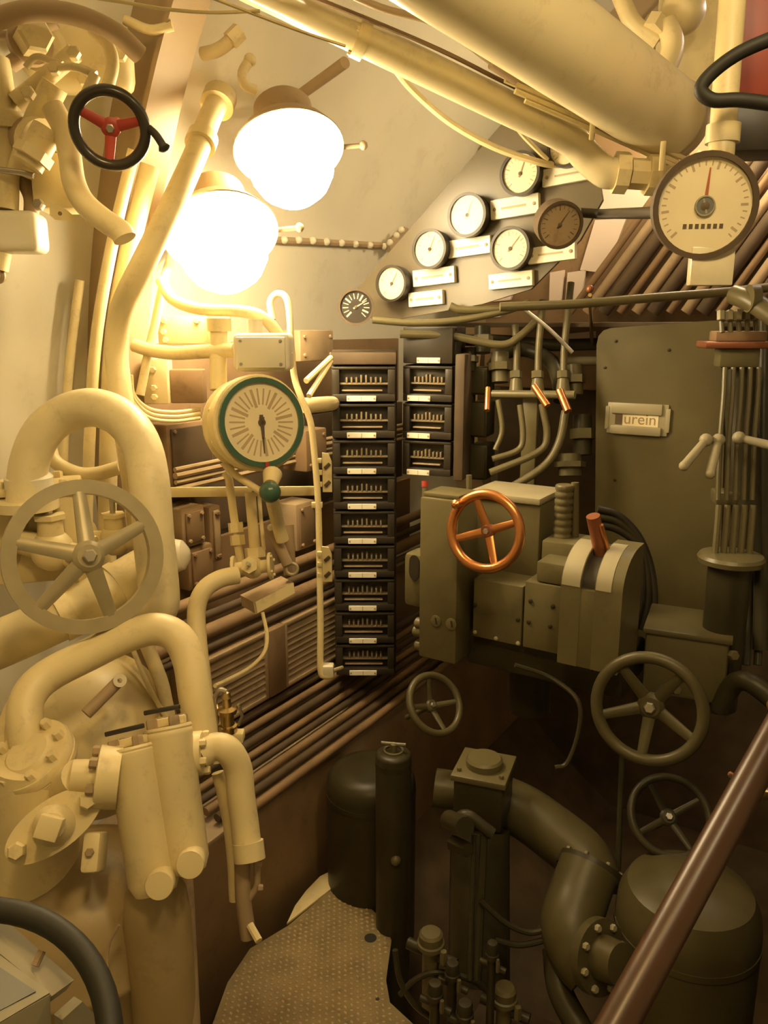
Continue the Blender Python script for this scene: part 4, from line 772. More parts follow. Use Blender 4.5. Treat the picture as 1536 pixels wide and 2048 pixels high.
M(F).box(-S(62, 1.42), .12, 0, .12, -S(102, 1.42), S(150, 1.42), .004).part('case', REDDK, t); M(F).box(-S(62, 1.42), .12, .005, .11, -S(195, 1.42), -S(106, 1.42), .004).part('base', BLACK, t)

# ================================================================== far background: pale lockers, pipe rows
t = T('pale_locker', 'pale pinkish lockers in the next compartment beyond the gauges', 'locker', PY(1220, 640, 3.25))
for k, pp in enumerate((((1196, 375), (1262, 370), (1320, 362), (1285, 425), (1200, 428)), ((1190, 440), (1252, 437), (1232, 490), (1200, 545), (1160, 540)), ((1100, 545), (1128, 540), (1122, 600), (1098, 606)), ((1135, 545), (1172, 540), (1160, 605), (1130, 606)), ((985, 580), (1030, 575), (1020, 600), (975, 604)), ((1130, 668), (1190, 662), (1190, 690), (1135, 692)), ((960, 622), (1010, 618), (1000, 634), (965, 636)))):
    q = [PY(x, y, 3.2) for x, y in pp]; M(Matrix.Rotation(math.pi / 2, 4, 'X')).prism([(a.x, a.z) for a in q], -3.215, -3.2).part('panel', PINKWH, t)
M().box(-1.5, .1, 3.215, 3.3, 1.35, 2.35, .01).part('carcass', BROWN, t)
t = T('fill_tube_light', 'unseen tube light added to brighten the pale lockers', 'lamp', (-.15, 2.7, 2.55)); M().cyl((-.45, 2.7, 2.52), (.2, 2.7, 2.52), .018).part('tube', TUBEFILLGLASS, t); M().box(-.48, .23, 2.67, 2.73, 2.545, 2.59, .004).part('fitting', WHITE, t); M().cyl((-.15, 2.7, 2.58), (-.15, 2.7, 3.38), .012).part('hanger', WHITE, t)  # added light source, there to brighten the pale lockers
nms = ['first', 'second', 'third', 'fourth', 'fifth', 'sixth', 'seventh', 'eighth', 'ninth', 'tenth', 'eleventh', 'twelfth', 'thirteenth', 'fourteenth']
for i in range(12):
    x = 1140 + i * 33; a_, b_ = PY(x, 625, 3.12), PY(x + 175, 385, 3.12)
    M().tube([a_, (a_ + b_) / 2 + V((0, .01, .004)), b_ + (b_ - a_) * .3], .014 + .006 * (i % 3), 10).part('far_pipe', [BROWN, TAN, DKBROWN][i % 3], None, nms[i] + ' slanting pipe from the left in the brown row beyond the gauges', 'pipe', 'far slanting pipes')
M().box(-1.5, 1.9, 3.4, 3.43, -.58, 1.35, .004).part('back_screen', DKBROWN, None, 'dark plate added behind the green machinery to keep the gaps black', 'screen')  # added sheet, its dark colour stands in for deep shade under the console

M().box(-1.38, .9, 2.45, 3.39, 1.60, 1.615, .003).part('light_block_tray', DKBROWN, None, 'dark level tray added to keep the lamp above off the lower machinery', 'tray')  # added edge-on to stop the bay lamp lighting what lies below

# ================================================================== black fuse boxes
def fusebox(label, F, w_, h_, dp, lx, group, window=True):   # F: top left front corner, x right, y depth, z up
    t = T('fuse_box', label, 'fuse box', F @ V((w_ / 2, dp / 2, -h_)), group); e = .012
    M(F).box(0, w_, .03, dp, -h_ + .002, -.002, .003).part('body', BLACK, t)
    lw = w_ * .45; lx0 = w_ * lx
    if window:
        for x0, x1, z0, z1 in ((.004, w_ - .004, -e, -.004), (.004, w_ - .004, -h_ + .004, -h_ + .026), (.004, e + .014, -h_ + .026, -e), (w_ - e - .014, w_ - .004, -h_ + .026, -e)): M(F).box(x0, x1, 0, .03, z0, z1, .002).part('window_frame', BLACK, t)
        fb = M(F).box(e + .01, w_ - e - .01, .012, .03, -h_ * .52, -h_ * .47, .001).part('fuse_bar', FINS, t)
        for i in range(8): x = w_ * (.24 + .52 * i / 7); M(F).box(x - .0028, x + .0028, .01, .03, -h_ * .47, -h_ * (.26 if i in (3, 4) else .32), .001).part('fuse', FINS, fb)
        M(F).box(e + .02, w_ - e - .03, .016, .03, -h_ * .70, -h_ * .66, .001).part('brass_strip', TAN, t)
        M(F).box(e + .006, w_ - e - .006, .004, .006, -h_ + .026, -e).part('pane', GLASS, t)
    else: M(F).box(.004, w_ - .004, 0, .03, -h_ + .004, -.004, .003).part('cover', BLACK, t)
    zl = -h_ + .013; lbp = M(F).box(lx0, lx0 + lw, -.005, 0, zl - .0085, zl + .0085, .001, 1).part('label_plate', PLATEW, t)
    for s_ in (.06, .94): hexbolt(frame(F @ V((lx0 + lw * s_, -.005, zl)), -V(F.col[1][:3])), .003, .0015, TAN, lbp, 'screw')
    M(F).box(lx0 + lw * .49, lx0 + lw * .51, -.0055, -.005, zl - .007, zl + .007).part('label_line', TAN, lbp)
    return t
def lp(F, px, py):
    q = F.inverted() @ PL(px, py, V(F.col[3][:3]), V(F.col[1][:3])); return q
F0 = turned(P(728, 1030, 2.5), 32); ly = [797, 868, 938, 1010, 1080, 1148, 1213, 1280, 1345]
zs = [lp(F0, 728, y).z for y in ly]; pit = (zs[0] - zs[-1]) / 8; xl = lp(F0, 665, 1000).x; xr = lp(F0, 792, 1000).x
ordn = ['topmost', 'second', 'third', 'fourth', 'fifth', 'sixth', 'seventh', 'eighth', 'lowest']
for i in range(9):
    G = F0 @ Matrix.Translation((xl, 0, zs[0] - i * pit + pit - .013)); fusebox(ordn[i] + ' black fuse box with pale label in the tall left stack', G, xr - xl, pit, .14, .24, 'tall stack of fuse boxes')
M(F0).box(xl - .004, xr + .004, .14, .16, zs[-1] - .03, zs[0] + pit + .03, .003).part('mounting_plate', DKBROWN, None, 'dark mounting plate behind the tall stack of fuse boxes', 'plate')
M(F0).box(xl, xr, .005, .14, zs[0] + pit - .011, zs[0] + pit + .025, .004).part('junction_cover', DKBROWN, None, 'dark brown junction cover on top of the tall stack', 'box')
F1 = turned(P(852, 840, 2.46), 12); zs = [lp(F1, 845, y).z for y in (797, 870, 945)]; pit = (zs[0] - zs[-1]) / 2; xl = lp(F1, 803, 840).x; xr = lp(F1, 905, 840).x
for i in range(4):
    G = F1 @ Matrix.Translation((xl, 0, zs[0] - (i - 1) * pit + pit - .013)); fusebox(['plain-fronted black fuse box on top of the short stack', 'upper windowed fuse box of the short right stack', 'middle windowed fuse box of the short right stack', 'lowest fuse box of the short right stack, above the red-tipped rod'][i], G, xr - xl, pit, .14, .12 if i else .3, 'short stack of fuse boxes', window=i > 0)
M(F1).box(xr + .004, xr + .035, .0, .15, zs[-1] - .02, zs[0] + pit + .02, .006).part('channel', DKBROWN, None, 'dark upright channel right of the short fuse box stack', 'channel')
t = T('red_tipped_rod', 'thin rod with red tip under the short fuse box stack', 'rod', P(850, 1003, 2.13)); M().cyl(P(850, 1003, 2.13), P(850, 974, 2.13), S(6, 2.13), n=10).part('rod', GREEN, t); M().cyl(P(850, 974, 2.13), P(850, 962, 2.13), S(7, 2.13), n=10).part('red_tip', RED, t)

# ================================================================== pipework above the console
def gbox(name, label, rz, p, x0, y0, x1, y1, depth, material, cat='box', bev=.006, parent=None, part='case'):
    F = turned(p, rz); a, b = lp(F, x0, (y0 + y1) / 2), lp(F, x1, (y0 + y1) / 2); c, d = lp(F, (x0 + x1) / 2, y0), lp(F, (x0 + x1) / 2, y1)
    t = parent or T(name, label, cat, F @ V(((a.x + b.x) / 2, depth / 2, d.z)))
    M(F).box(a.x, b.x, 0, depth, d.z, c.z, bev).part(part, material, t); return t, F, (a.x, b.x, d.z, c.z)
for k, (y0, y1) in enumerate(((735, 790), (805, 875), (890, 960))):
    t, F, (a, b, c, d) = gbox('relay_box', ['uppermost dark olive relay box beside the fuse boxes', 'middle dark olive relay box beside the fuse boxes', 'lowest dark olive relay box beside the fuse boxes'][k], 10, P(955, 840, 2.5), 937, y0, 974, y1, .1, DKGREEN); M(F).box(a + .006, b - .006, -.006, 0, c + .006, d - .006, .002).part('lid', DKGREEN, t)
DM = 2.42
t = T('valve_manifold', 'olive valve manifold with copper levers over the console', 'manifold', P(1062, 990, DM))
M().tube([P(985, 788, DM), P(1150, 790, DM - .12)], S(8, DM), 12).part('cross_bar', GREEN, t)
F = turned(P(1060, 880, DM), 5); a, b = lp(F, 1042, 880), lp(F, 1072, 880); M(F).box(a.x, b.x, 0, .02, lp(F, 1060, 1000).z, lp(F, 1060, 795).z, .004).part('post', GREEN, t)
for k, (x, yt) in enumerate(((1034, 650), (1077, 600), (1128, 565))):
    dd = DM - .03 * k; M().tube([P(x - 2, 775, dd), P(x, 700, dd), P(x + (-4, 8, 14)[k], yt, dd)], S(7, dd), 10, fil=.03).part('riser', GREEN, t)
    M().cyl(P(x - 2, 790, dd), P(x - 2, 758, dd), S(15, dd), S(11, dd), n=12).part('valve_body', GREEN, t); M().cyl(P(x - 2, 756, dd), P(x - 2, 742, dd), S(12, dd), n=6).part('union_nut', GREEN, t)
for (x0, y0, x1, y1, r) in ((976, 776, 974, 821, 5.5), (1068, 772, 1095, 812, 7), (1119, 781, 1136, 823, 8)):
    M().tube([P(x0, y0, DM - .16), P(x1, y1, DM - .19)], S(r, 2.3), 10).part('copper_lever', COPPER, t, label='polished copper lever')
for k, pp in enumerate((((1040, 810), (1046, 870), (1036, 900), (985, 918)), ((1084, 808), (1094, 870), (1075, 905), (980, 945)), ((1131, 822), (1118, 885), (1085, 935), (1005, 985)), ((996, 800), (1004, 860), (990, 900)))):
    M().tube(spline([P(x, y, DM - .08) for x, y in pp], 6), S((6, 7, 8, 5)[k], DM), 10).part('bent_tube', GREEN, t)
M().tube(spline([P(985, 735, 2.55), P(1010, 705, 2.55), P(1055, 700, 2.55), P(1100, 722, 2.5), P(1118, 760, 2.45), P(1122, 800, 2.42)], 5), S(15, 2.5), 14).part('arched_pipe', DKGREEN, t)
for k, (pp, r, mm, dd) in enumerate((([(745, 640), (830, 646), (920, 640), (1010, 622), (1060, 605)], 7, GREEN, 2.35), ([(900, 612), (925, 620), (990, 618), (1040, 612)], 8, GREEN, 2.35), ([(800, 668), (900, 672), (1000, 690), (1040, 672), (1075, 640)], 8, GREEN, 2.4), ([(1000, 614), (1150, 608), (1300, 596), (1440, 585), (1540, 575)], 9, GREEN, 2.1), ([(1050, 620), (1100, 660), (1145, 705)], 4, STEEL, 2.3), ([(930, 680), (1010, 682), (1100, 690), (1195, 688)], 12, DKGREEN, 2.6), ([(1130, 722), (1200, 722)], 9, PALE, 2.6))):
    pipe('olive_pipe', ['olive pipe sweeping right above the fuse boxes', 'short olive pipe under the gauge panel', 'olive pipe curving up behind the manifold risers', 'long level olive pipe above the green board', 'thin bright rod slanting behind the risers', 'dark olive pipe passing behind the manifold', 'short pale pipe end beside the green board'][k], spline([P(x, y, dd) for x, y in pp], 5), S(r, dd), mm, fil=0, n=10)
for k, (x, y, h, w_) in enumerate(((965, 680, 26, 20), (1000, 735, 30, 22), (940, 720, 24, 16), (1150, 760, 30, 20), (1165, 870, 40, 24), (1140, 930, 22, 30))):
    t = T('fitting', ['olive pipe fitting above the relay boxes', 'olive fitting at the left end of the manifold bar', 'small olive fitting on top of the relay boxes', 'dark fitting at the right end of the manifold bar', 'dark fitting below the manifold beside the green board', 'olive fitting over the ribbed cylinder'][k], 'fitting', P(x, y + h, 2.48))
    M().tube([P(x, y + h, 2.48), P(x, y - h, 2.48)], S(w_, 2.48) * .8, 12).part('body', (DKGREEN, GREEN)[k % 2], t); M().cyl(P(x, y - h * .3, 2.47), P(x, y + h * .2, 2.47), S(w_, 2.48) * 1.05, n=6).part('nut', GREEN, t)
t = T('copper_tip', 'small copper-tipped rod above the green board', 'rod', P(1183, 640, 2.2)); M().cyl(P(1184, 690, 2.6), P(1180, 590, 2.2), S(4, 2.2), n=8).part('rod', BRASS, t); M().ball(P(1180, 578, 2.2), S(8, 2.2), 10).part('tip', COPDULL, t)

# ================================================================== green board with counter window
YB = 2.4
pp = [(1193, 690), (1197, 672), (1207, 661), (1222, 656), (1440, 640), (1448, 900), (1440, 1130), (1420, 1290), (1290, 1290), (1188, 1285)]
q = [PY(x, y, YB) for x, y in pp]; t = T('green_board', 'large plain olive board with rounded corner and counter window', 'board', PY(1310, 1290, YB))
M(Matrix.Rotation(math.pi / 2, 4, 'X')).prism([(a.x, a.z) for a in q], -YB - .02, -YB).part('sheet', BOARD, t)
F = frame(PY(1275, 838, YB), NY) ; d = (PY(1275, 838, YB) - EYE).dot(CF); a, b = S(53, d) * 1.13, S(31, d)
w0 = M(F).box(-a, a, -b, b, 0, .006, .002).part('window_surround', PALE, t)
for sx in (-1, 1): M(F).box(sx * a * 1.0 - .006, sx * a * 1.0 + .006, -b * .75, b * .75, 0, .008, .002).part('side_flange', PALE, t)
for z0, z1 in ((.3, 1.02), (-1.02, -.45)): M(F).box(-a * .86, a * .82, b * z0, b * z1, .004, .014, .004).part('bezel_strip', PALE, t)
M(F).box(-a * .72, a * .7, -b * .45, b * .3, .006, .0075).part('counter_strip', DIAL, t)
M(F).box(-a * .72, -a * .48, -b * .42, b * .28, .0076, .0086).part('blank_wheel', INK, t)
fc = bpy.data.curves.new('counter_text', 'FONT'); fc.body = 'urein'; fc.size = b * 1.0; fc.align_x = 'CENTER'; fc.extrude = .0003
tmp = bpy.data.objects.new('tmp', fc); COL.objects.link(tmp); me = tmp.to_mesh(); vs = [v.co.copy() for v in me.vertices]; fs = [tuple(p_.vertices) for p_ in me.polygons]; tmp.to_mesh_clear(); bpy.data.objects.remove(tmp)
M(F @ Matrix.Translation((a * .1, -b * .32, .0079))).add(vs, fs).part('counter_lettering', TAN, t, smooth=False, kind='stuff')
for x, y in ((1232, 682), (1210, 735), (1338, 700), (1230, 960)): hexbolt(frame(PY(x, y, YB), NY), .005, .003, DKGREEN, t, 'screw')
# coil of dark hose in front of the board
t = T('hose_coil', 'dark hose bundle curving down in front of the green board', 'hose', P(1290, 1200, 2.2))
for k, o in enumerate((0, 16, 32)): M().tube(spline([P(1195, 1018 + o, 2.22), P(1235, 1030 + o * .9, 2.22), P(1275, 1070 + o * .6, 2.22), P(1300 - o * .5, 1130, 2.22), P(1308 - o * .8, 1200, 2.22), P(1300 - o, 1260, 2.22)], 5), S(8, 2.2), 10).part('hose', DKGREEN if k % 2 else BLACK, t)

# ================================================================== switch column at the right edge
DS = 1.98
t = T('lever_column', 'column of slim tubes with pale levers at the right edge', 'switch column', P(1465, 1140, DS))
F = turned(P(1475, 690, DS), 22)
def lbox(x0, y0, x1, y1, y_0, y_1, material, part, bev=.004):
    a, b = lp(F, x0, (y0 + y1) / 2).x, lp(F, x1, (y0 + y1) / 2).x; M(F).box(a, b, y_0, y_1, lp(F, (x0 + x1) / 2, y1).z, lp(F, (x0 + x1) / 2, y0).z, bev).part(part, material, t)
lbox(1408, 683, 1545, 697, -.02, .1, COPDULL, 'top_flange'); lbox(1432, 662, 1535, 683, 0, .08, BROWN, 'top_block'); lbox(1440, 697, 1520, 735, .0, .07, GREEN, 'neck')
for i in range(5):
    x = 1450 + i * 17; M().tube([P(x, 735, DS), P(x - 2, 790, DS), P(x - 10, 880, DS), P(x - 14, 1000, DS)], S(5, DS), 8, fil=.05).part('slim_tube', GREEN, t)
    M().tube([P(x - 12, 1010, DS), P(x - 16, 1060, DS), P(x - 20, 1108, DS)], S(6.5, DS), 8).part('lower_tube', GREEN, t)
    M().tube([P(x - 6, 665, DS), P(x - 8, 620, DS)], S(5, DS), 8).part('upper_tube', GREEN, t); M().cyl(P(x - 8, 640, DS - .01), P(x - 8, 622, DS - .01), S(8, DS), n=6).part('nut', PALE if i < 3 else GREEN, t)
lbox(1430, 985, 1510, 1010, -.01, .06, GREEN, 'clamp')
F2 = turned(P(1462, 1115, DS), 20); M(F2).lathe([(S(62, DS), -.012), (S(64, DS), 0), (S(60, DS), .008), (S(30, DS), .012)], n=32).part('base_flange', GREEN, t)
M(F2).lathe([(S(40, DS), -.4), (S(42, DS), -.012)], n=24).part('base_pillar', DKGREEN, t)
for (x0, y0, x1, y1) in ((1412, 880, 1368, 932), (1437, 880, 1420, 948), (1478, 876, 1545, 892)):
    a_, b_ = P(x0, y0, DS - .06), P(x1, y1, DS - .10); M().tube([a_, b_], S(8, DS), 10, rb=S(9, DS)).part('lever', PALE, t, label='pale worn switch lever'); M().ball(a_, S(13, DS), 12).part('lever_boss', PALE, t); M().ball(b_, S(10, DS), 10).part('lever_end', PALE, t)
M().tube([P(1480, 740, DS + .1), P(1492, 1140, DS + .1)], S(32, DS), 14).part('back_tube', DKGREEN, t)
for k, (x0, y0, x1, y1, r) in enumerate(((1530, 600, 1520, 1300, 14), (1500, 1140, 1490, 1330, 10), (1525, 1150, 1515, 1330, 8))): pipe('dark_pipe', ['dark pipe standing at the right edge behind the levers', 'dark thin pipe below the lever column, left of two', 'dark thin pipe below the lever column, right of two'][k], [P(x0, y0, 2.15), P(x1, y1, 2.1)], S(r, 2.1), DKGREEN, n=10)
pipe('olive_pipe', 'olive pipe with bright nut at the upper right edge', [P(1470, 590, 1.95), P(1500, 600, 1.9), P(1560, 640, 1.85)], S(20, 1.9), GREEN, fil=.03, collars=[(P(1505, 597, 1.89), CR, S(27, 1.9), .02)])

# ================================================================== green control console
YC = 1.80
t, F, (a, b, c, d) = gbox('control_console', 'olive control console with square housings below the copper handwheel', 0, (0, YC, 0), 838, 998, 914, 1322, .12, GREEN, 'console', .006, part='tall_housing')
M(F).box(a + .004, b - .004, .01, .11, d, d + .012, .003).part('housing_lid', GREEN, t)
for x, y in ((872, 1242), (903, 1248)): M(frame(PY(x, y, YC), NY)).lathe([(.016, 0), (.016, .003), (.011, .004), (.001, .004)], n=20).part('plug', GREEN, t); M(frame(PY(x, y, YC - .004), NY) @ Matrix.Rotation(.2, 4, 'Z')).box(-.002, .002, -.009, .009, 0, .0012).part('plug_slot', BLACK, t)
for x, y in ((838, 1246), (834, 1262), (838, 1290)): M(frame(PY(x, y, YC + .03), V((-1, 0, 0)))).lathe([(.016, -.02), (.016, .006), (.009, .012), (.001, .013)], n=16).part('side_knob', GREEN, t)
# small slotted housing on the left
gbox('', '', 0, (0, YC + .03, 0), 806, 1108, 846, 1215, .08, GREEN, parent=t, part='slotted_housing', bev=.014)
M(frame(PY(829, 1135, YC + .028), NY)).prism([(.016 * math.cos(i * math.pi / 8) * (1), .024 * math.sin(i * math.pi / 8) + (.012 if i < 8 else -.012)) for i in range(16)], 0, .003).part('slot', BLACK, t)
# body behind the wheel
gbox('', '', 0, (0, YC + .16, 0), 935, 1000, 1078, 1170, .16, GREEN, parent=t, part='upper_housing')
gbox('', '', 0, (0, YC + .15, 0), 935, 990, 1080, 1003, .18, PALE, parent=t, part='upper_lid', bev=.003)
_, F, (a, b, c, d) = gbox('', '', 0, (0, YC + .06, 0), 946, 1165, 1044, 1283, .12, GREEN, parent=t, part='cover_plate', bev=.003)
for x, z in ((.04, .55), (.06, .08), (.5, .05), (.95, .05), (.93, .45)): hexbolt(frame((a + (b - a) * x, YC + .06, c + (d - c) * z), NY), .006, .004, PALE if z < .2 else DKGREEN, t, 'screw')
_, F, (a, b, c, d) = gbox('', '', 0, (0, YC + .055, 0), 1047, 1168, 1120, 1302, .12, GREEN, parent=t, part='cover_plate', bev=.003)
for x, z in ((.15, .4), (.18, .72), (.75, .4), (.8, .7)): hexbolt(frame((a + (b - a) * x, YC + .055, c + (d - c) * z), NY), .006, .004, DKGREEN, t, 'screw')
gbox('', '', 0, (0, YC + .06, 0), 1072, 1128, 1150, 1170, .14, GREEN, parent=t, part='shoulder', bev=.006)
M().box(a - .18, b + .16, YC + .09, YC + .3, c - .1, c, .01).part('under_body', DKGREEN, t)
# lever quadrant housing on the right with curved top and slot
YQ = YC - .02
x0, x1 = PY(1117, 1260, YQ).x, PY(1240, 1260, YQ).x; zb, zt = PY(1175, 1338, YQ).z, PY(1175, 1178, YQ).z; dq = .17; prof = [(0, zb), (0, zt)] + [(dq * .75 * (1 - math.cos(i * math.pi / 16)), zt + .085 * math.sin(i * math.pi / 16)) for i in range(1, 9)] + [(dq, zt + .085), (dq, zb)]
def quad(xa, xb, name, material, sh=0):
    M(basis(V((xa, YQ, 0)), V((0, 1, 0)), V((0, 0, 1)), V((1, 0, 0)))).prism([(y + sh * (1 if y < dq * .9 else 0), z - sh) for y, z in prof], 0, xb - xa).part(name, material, t)
xs0, xs1 = x0 + (x1 - x0) * .33, x0 + (x1 - x0) * .56
quad(x0, xs0, 'quadrant_side', GREEN); quad(xs1, x1, 'quadrant_side', GREEN); quad(xs0, xs1, 'slot_bed', BLACK, .014)
M().box(xs0 - .001, xs1 + .001, YQ + .001, YQ + .02, zb, zt - .004, .001).part('quadrant_front', GREEN, t)
for xa, xb in ((x0, xs0), (xs1, xs1 + (x1 - xs1) * .62)): M(basis(V((xa, YQ, 0)), V((0, 1, 0)), V((0, 0, 1)), V((1, 0, 0)))).prism([(y - .001, z + .001) for y, z in prof[1:-2]] + [(y + .006, z - .006) for y, z in prof[1:-2]][::-1], .002, xb - xa - .002).part('highlight_strip', PALE, t)  # highlight on the curved top, put in as pale strips
l0 = V(((xs0 + xs1) / 2, YQ + .10, zt + .05)); l1 = PY(1186, 1032, YQ + .06)
M().tube([l0, l1], S(14, 1.9), 14).part('lever_handle', COPDULL, t, label='dull copper lever in the quadrant slot')
M().tube([l0 + V((.022, 0, 0)), PY(1202, 1050, YQ + .06)], S(5, 1.9), 10).part('trigger_rod', COPPER, t)
# block with ribbed cylinder behind
_, F, (a, b, c, d) = gbox('', '', 0, (0, YC + .14, 0), 1082, 1085, 1158, 1135, .12, GREEN, parent=t, part='block', bev=.006)
cx = PY(1124, 1080, YC + .2); zt2 = PY(1124, 968, YC + .2).z; F = Matrix.Translation(cx); h = zt2 - cx.z; r = S(17, 2.1); pr = [(r * 1.3, 0)]
for i in range(8): pr += [(r, h * (i + .15) / 8), (r * 1.1, h * (i + .3) / 8), (r * 1.1, h * (i + .8) / 8), (r, h * (i + .95) / 8)]
M(F).lathe(pr + [(r * .7, h), (.002, h * 1.02)], n=24).part('ribbed_cylinder', GREEN, t)
M().cyl(PY(1150, 1085, YC + .22), PY(1150, 965, YC + .22), S(8, 2.1), n=12).part('side_rod', GREEN, t)
M().cyl(PY(938, 995, YC + .2), PY(938, 950, YC + .2), S(6, 2.2), n=10).part('top_pin', GREEN, t)
M().cyl(PY(1060, 1150, YC + .3), PY(1060, 1420, YC + .3), .06).part('pedestal', DKGREEN, t)
# copper handwheel
wp = P(970, 1063, 1.90)
handwheel('handwheel', 'polished copper four-spoked handwheel on the olive console', wp, V((.0, -1, .12)), S(85, 1.9), S(10, 1.9), 4, 0, COPPER, COPPER, COPDULL, dish=.018, stem=.14, hub=.17, sw=.10, spokes=[112, 22, 200, 292], grip=138)

# ================================================================== lower right machinery, in the dark
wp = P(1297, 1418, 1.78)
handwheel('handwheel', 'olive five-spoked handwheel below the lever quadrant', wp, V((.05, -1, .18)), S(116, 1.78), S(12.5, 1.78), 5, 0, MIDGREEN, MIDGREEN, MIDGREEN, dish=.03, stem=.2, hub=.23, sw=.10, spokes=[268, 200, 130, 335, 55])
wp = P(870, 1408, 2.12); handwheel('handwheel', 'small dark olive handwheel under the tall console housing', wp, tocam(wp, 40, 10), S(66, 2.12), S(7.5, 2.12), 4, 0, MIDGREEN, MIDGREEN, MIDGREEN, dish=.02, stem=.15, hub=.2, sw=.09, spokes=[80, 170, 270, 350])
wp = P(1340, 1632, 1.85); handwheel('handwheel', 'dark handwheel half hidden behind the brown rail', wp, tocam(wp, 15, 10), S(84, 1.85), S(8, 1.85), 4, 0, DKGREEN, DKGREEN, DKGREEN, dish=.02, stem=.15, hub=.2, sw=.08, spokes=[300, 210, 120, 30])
t, F, (a, b, c, d) = gbox('gear_case', 'olive gear case behind the five-spoked handwheel', 8, P(1380, 1330, 2.0), 1285, 1275, 1455, 1400, .2, GREEN, 'case', .012); M(F).box(a - .006, b + .006, -.006, .2, d - .002, d + .012, .003).part('lid', GREEN, t)
for x, y in ((1465, 1310), (1350, 1378)): hexbolt(frame(P(x, y, 1.95), -CF), .013, .015, GREEN, t, 'nut')
pipe('dark_pipe', 'dark olive pipe curving out right of the gear case', spline([P(1440, 1420, 1.95), P(1465, 1370, 1.92), P(1500, 1365, 1.88), P(1560, 1410, 1.84)], 5), S(20, 1.9), DKGREEN, fil=0)
def tank(name, label, px, py, d, r, zb=-.58, material=DKGREEN, dome=.06, cat='tank'):
    p = P(px, py, d); t = T(name, label, cat, (p.x, p.y, zb)); F = Matrix.Translation((p.x, p.y, 0)); z = p.z
    M(F).lathe([(r * .97, zb), (r, zb + .02), (r, z - dome), (r * .97, z - dome * .6), (r * .86, z - dome * .25), (r * .6, z - dome * .06), (.001, z)], n=44).part('shell', material, t)
    M(F).band(r * .995, r * 1.012, z - dome - .03, z - dome - .015, 44).part('weld_band', material, t, sharp=60); return t, F, z
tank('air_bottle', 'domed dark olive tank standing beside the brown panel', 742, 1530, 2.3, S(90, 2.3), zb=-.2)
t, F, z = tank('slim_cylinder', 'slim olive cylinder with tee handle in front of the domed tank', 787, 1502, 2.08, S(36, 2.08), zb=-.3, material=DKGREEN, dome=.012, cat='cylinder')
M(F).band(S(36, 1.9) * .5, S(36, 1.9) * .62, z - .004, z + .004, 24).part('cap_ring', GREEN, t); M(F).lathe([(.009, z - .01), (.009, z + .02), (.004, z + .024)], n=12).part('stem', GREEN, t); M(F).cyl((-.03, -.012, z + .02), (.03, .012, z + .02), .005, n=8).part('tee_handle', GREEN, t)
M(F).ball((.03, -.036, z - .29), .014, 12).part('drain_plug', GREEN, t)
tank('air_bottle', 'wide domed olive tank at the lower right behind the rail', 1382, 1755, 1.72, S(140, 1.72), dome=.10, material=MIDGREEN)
# pump body with square top
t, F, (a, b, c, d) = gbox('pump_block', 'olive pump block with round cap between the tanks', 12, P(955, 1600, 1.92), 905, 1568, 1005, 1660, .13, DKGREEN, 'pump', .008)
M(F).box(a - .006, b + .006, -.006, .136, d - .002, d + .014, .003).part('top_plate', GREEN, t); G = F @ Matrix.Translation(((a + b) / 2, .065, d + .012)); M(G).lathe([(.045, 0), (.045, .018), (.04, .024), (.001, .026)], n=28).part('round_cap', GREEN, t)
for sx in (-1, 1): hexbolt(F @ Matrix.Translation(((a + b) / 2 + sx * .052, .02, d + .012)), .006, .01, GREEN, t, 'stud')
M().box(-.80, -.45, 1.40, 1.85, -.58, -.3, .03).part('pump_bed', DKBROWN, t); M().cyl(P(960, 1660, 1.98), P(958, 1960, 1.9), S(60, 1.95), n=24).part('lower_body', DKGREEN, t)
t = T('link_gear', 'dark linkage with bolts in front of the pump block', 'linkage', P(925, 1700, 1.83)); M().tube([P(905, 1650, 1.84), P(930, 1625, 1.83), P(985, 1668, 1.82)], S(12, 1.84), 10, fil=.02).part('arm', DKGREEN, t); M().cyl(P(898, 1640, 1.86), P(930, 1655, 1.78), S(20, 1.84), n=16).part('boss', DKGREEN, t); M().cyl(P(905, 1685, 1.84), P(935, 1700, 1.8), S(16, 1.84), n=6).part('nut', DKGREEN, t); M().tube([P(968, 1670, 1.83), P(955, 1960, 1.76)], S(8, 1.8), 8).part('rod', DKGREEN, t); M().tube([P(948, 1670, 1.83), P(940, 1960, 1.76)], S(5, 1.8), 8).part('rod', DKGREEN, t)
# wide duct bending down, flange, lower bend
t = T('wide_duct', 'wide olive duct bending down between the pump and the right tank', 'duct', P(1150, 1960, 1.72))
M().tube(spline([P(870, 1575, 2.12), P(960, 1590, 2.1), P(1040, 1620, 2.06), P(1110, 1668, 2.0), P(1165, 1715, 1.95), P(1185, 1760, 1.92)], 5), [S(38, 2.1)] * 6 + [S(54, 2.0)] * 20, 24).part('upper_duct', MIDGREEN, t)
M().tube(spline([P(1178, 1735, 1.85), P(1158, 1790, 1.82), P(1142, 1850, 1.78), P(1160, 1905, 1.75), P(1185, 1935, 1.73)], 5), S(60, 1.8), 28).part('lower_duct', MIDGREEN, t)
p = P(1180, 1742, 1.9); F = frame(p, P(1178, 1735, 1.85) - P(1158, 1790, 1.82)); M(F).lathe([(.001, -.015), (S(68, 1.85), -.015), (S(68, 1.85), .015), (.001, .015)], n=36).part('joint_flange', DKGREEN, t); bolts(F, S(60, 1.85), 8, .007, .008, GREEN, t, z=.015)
p = P(1205, 1915, 1.68); nf = (-CF * .8 + CR * .55 + CU * .15); F = frame(p, nf); R = S(72, 1.68); M(F).lathe([(.001, -.02), (R, -.02), (R, 0), (R * .8, .002), (R * .6, .002), (R * .55, .05), (.001, .055)], n=36).part('end_flange', MIDGREEN, t); bolts(F, R * .82, 8, .008, .01, PALE, t)
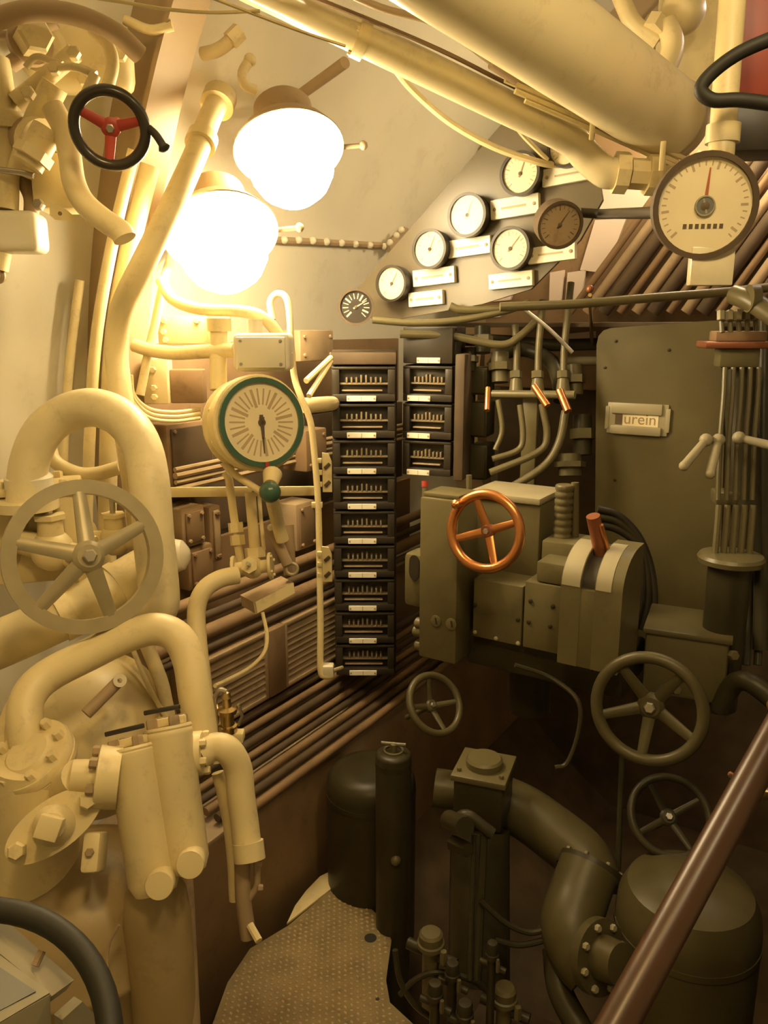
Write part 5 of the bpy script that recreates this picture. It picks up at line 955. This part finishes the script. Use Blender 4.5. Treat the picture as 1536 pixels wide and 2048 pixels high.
M().tube(spline([P(1110, 1900, 1.8), P(1120, 1980, 1.75), P(1160, 2060, 1.7)], 5), S(26, 1.75), 16).part('drain_bend', DKGREEN, t)
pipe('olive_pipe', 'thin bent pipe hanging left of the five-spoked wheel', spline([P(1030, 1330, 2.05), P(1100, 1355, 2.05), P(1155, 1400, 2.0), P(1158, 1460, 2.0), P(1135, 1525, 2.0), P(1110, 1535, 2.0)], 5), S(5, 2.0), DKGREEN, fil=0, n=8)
pipe('olive_pipe', 'thin upright pipe left of the half hidden wheel', [P(1245, 1500, 2.0), P(1240, 1620, 1.98), P(1236, 1740, 1.95)], S(6, 2.0), DKGREEN, n=8)
# small valves in the bilge
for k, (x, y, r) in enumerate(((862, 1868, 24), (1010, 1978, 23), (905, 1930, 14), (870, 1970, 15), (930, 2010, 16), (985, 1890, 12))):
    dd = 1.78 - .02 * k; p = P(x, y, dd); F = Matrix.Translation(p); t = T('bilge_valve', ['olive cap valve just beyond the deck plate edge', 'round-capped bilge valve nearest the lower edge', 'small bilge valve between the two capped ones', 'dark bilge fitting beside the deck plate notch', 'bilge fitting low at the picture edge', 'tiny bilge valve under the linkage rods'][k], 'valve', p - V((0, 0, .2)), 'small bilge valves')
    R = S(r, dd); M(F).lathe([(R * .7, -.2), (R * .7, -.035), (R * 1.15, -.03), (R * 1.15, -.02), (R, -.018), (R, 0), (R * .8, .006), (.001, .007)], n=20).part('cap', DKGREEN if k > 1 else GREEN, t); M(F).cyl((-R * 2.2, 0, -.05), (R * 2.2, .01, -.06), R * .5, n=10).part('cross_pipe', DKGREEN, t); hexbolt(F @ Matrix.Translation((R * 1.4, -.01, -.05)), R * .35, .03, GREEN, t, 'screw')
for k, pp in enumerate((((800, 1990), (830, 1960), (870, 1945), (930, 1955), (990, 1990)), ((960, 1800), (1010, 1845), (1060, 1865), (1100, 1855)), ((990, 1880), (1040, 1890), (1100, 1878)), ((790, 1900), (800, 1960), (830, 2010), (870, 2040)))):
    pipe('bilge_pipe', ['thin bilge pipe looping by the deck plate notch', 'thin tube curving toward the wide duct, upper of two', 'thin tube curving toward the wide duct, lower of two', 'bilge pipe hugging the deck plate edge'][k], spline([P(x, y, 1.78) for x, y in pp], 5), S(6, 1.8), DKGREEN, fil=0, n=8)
# brown rail in the foreground
a_, b_ = P(1575, 1425, 1.02), P(1215, 2085, .80)
t = T('hand_rail', 'brown varnished round rail crossing the lower right corner', 'rail', b_); M().tube([a_, a_ + (b_ - a_) * 1.7], S(34, .9), 24).part('rail', RAILM, t); e_ = a_ + (b_ - a_) * 1.62; M().cyl(e_, (e_.x, e_.y, -.012), .014, n=14).part('stanchion', BLACK, t); M().cyl(a_, (.06, a_.y + .02, a_.z - .02), .013, n=12).part('bracket', BRASS, t)
d_ = (b_ - a_).normalized(); M().cyl(a_ - d_ * .02, a_ + d_ * .0, S(44, .95), n=24).part('end_socket', BRASS, t)
t = T('brass_catch', 'small brass catch at the right edge above the tank', 'catch', P(1520, 1595, 1.3)); M(turned(P(1523, 1592, 1.3), 20)).box(-.012, .03, 0, .02, -.008, .008, .002).part('tongue', BRASS, t); M().cyl(P(1475, 1560, 1.4), P(1460, 1548, 1.42), S(6, 1.4), n=8).part('pin', COPDULL, t); M().tube([P(1515, 1590, 1.31), P(1462, 1552, 1.41)], S(5, 1.35), 8).part('rod', BLACK, t)
M().box(.05, .10, 1.0, 1.9, -.58, 1.3, .006).part('partition', BLACK, None, 'black partition edge at the lower right border', 'partition')
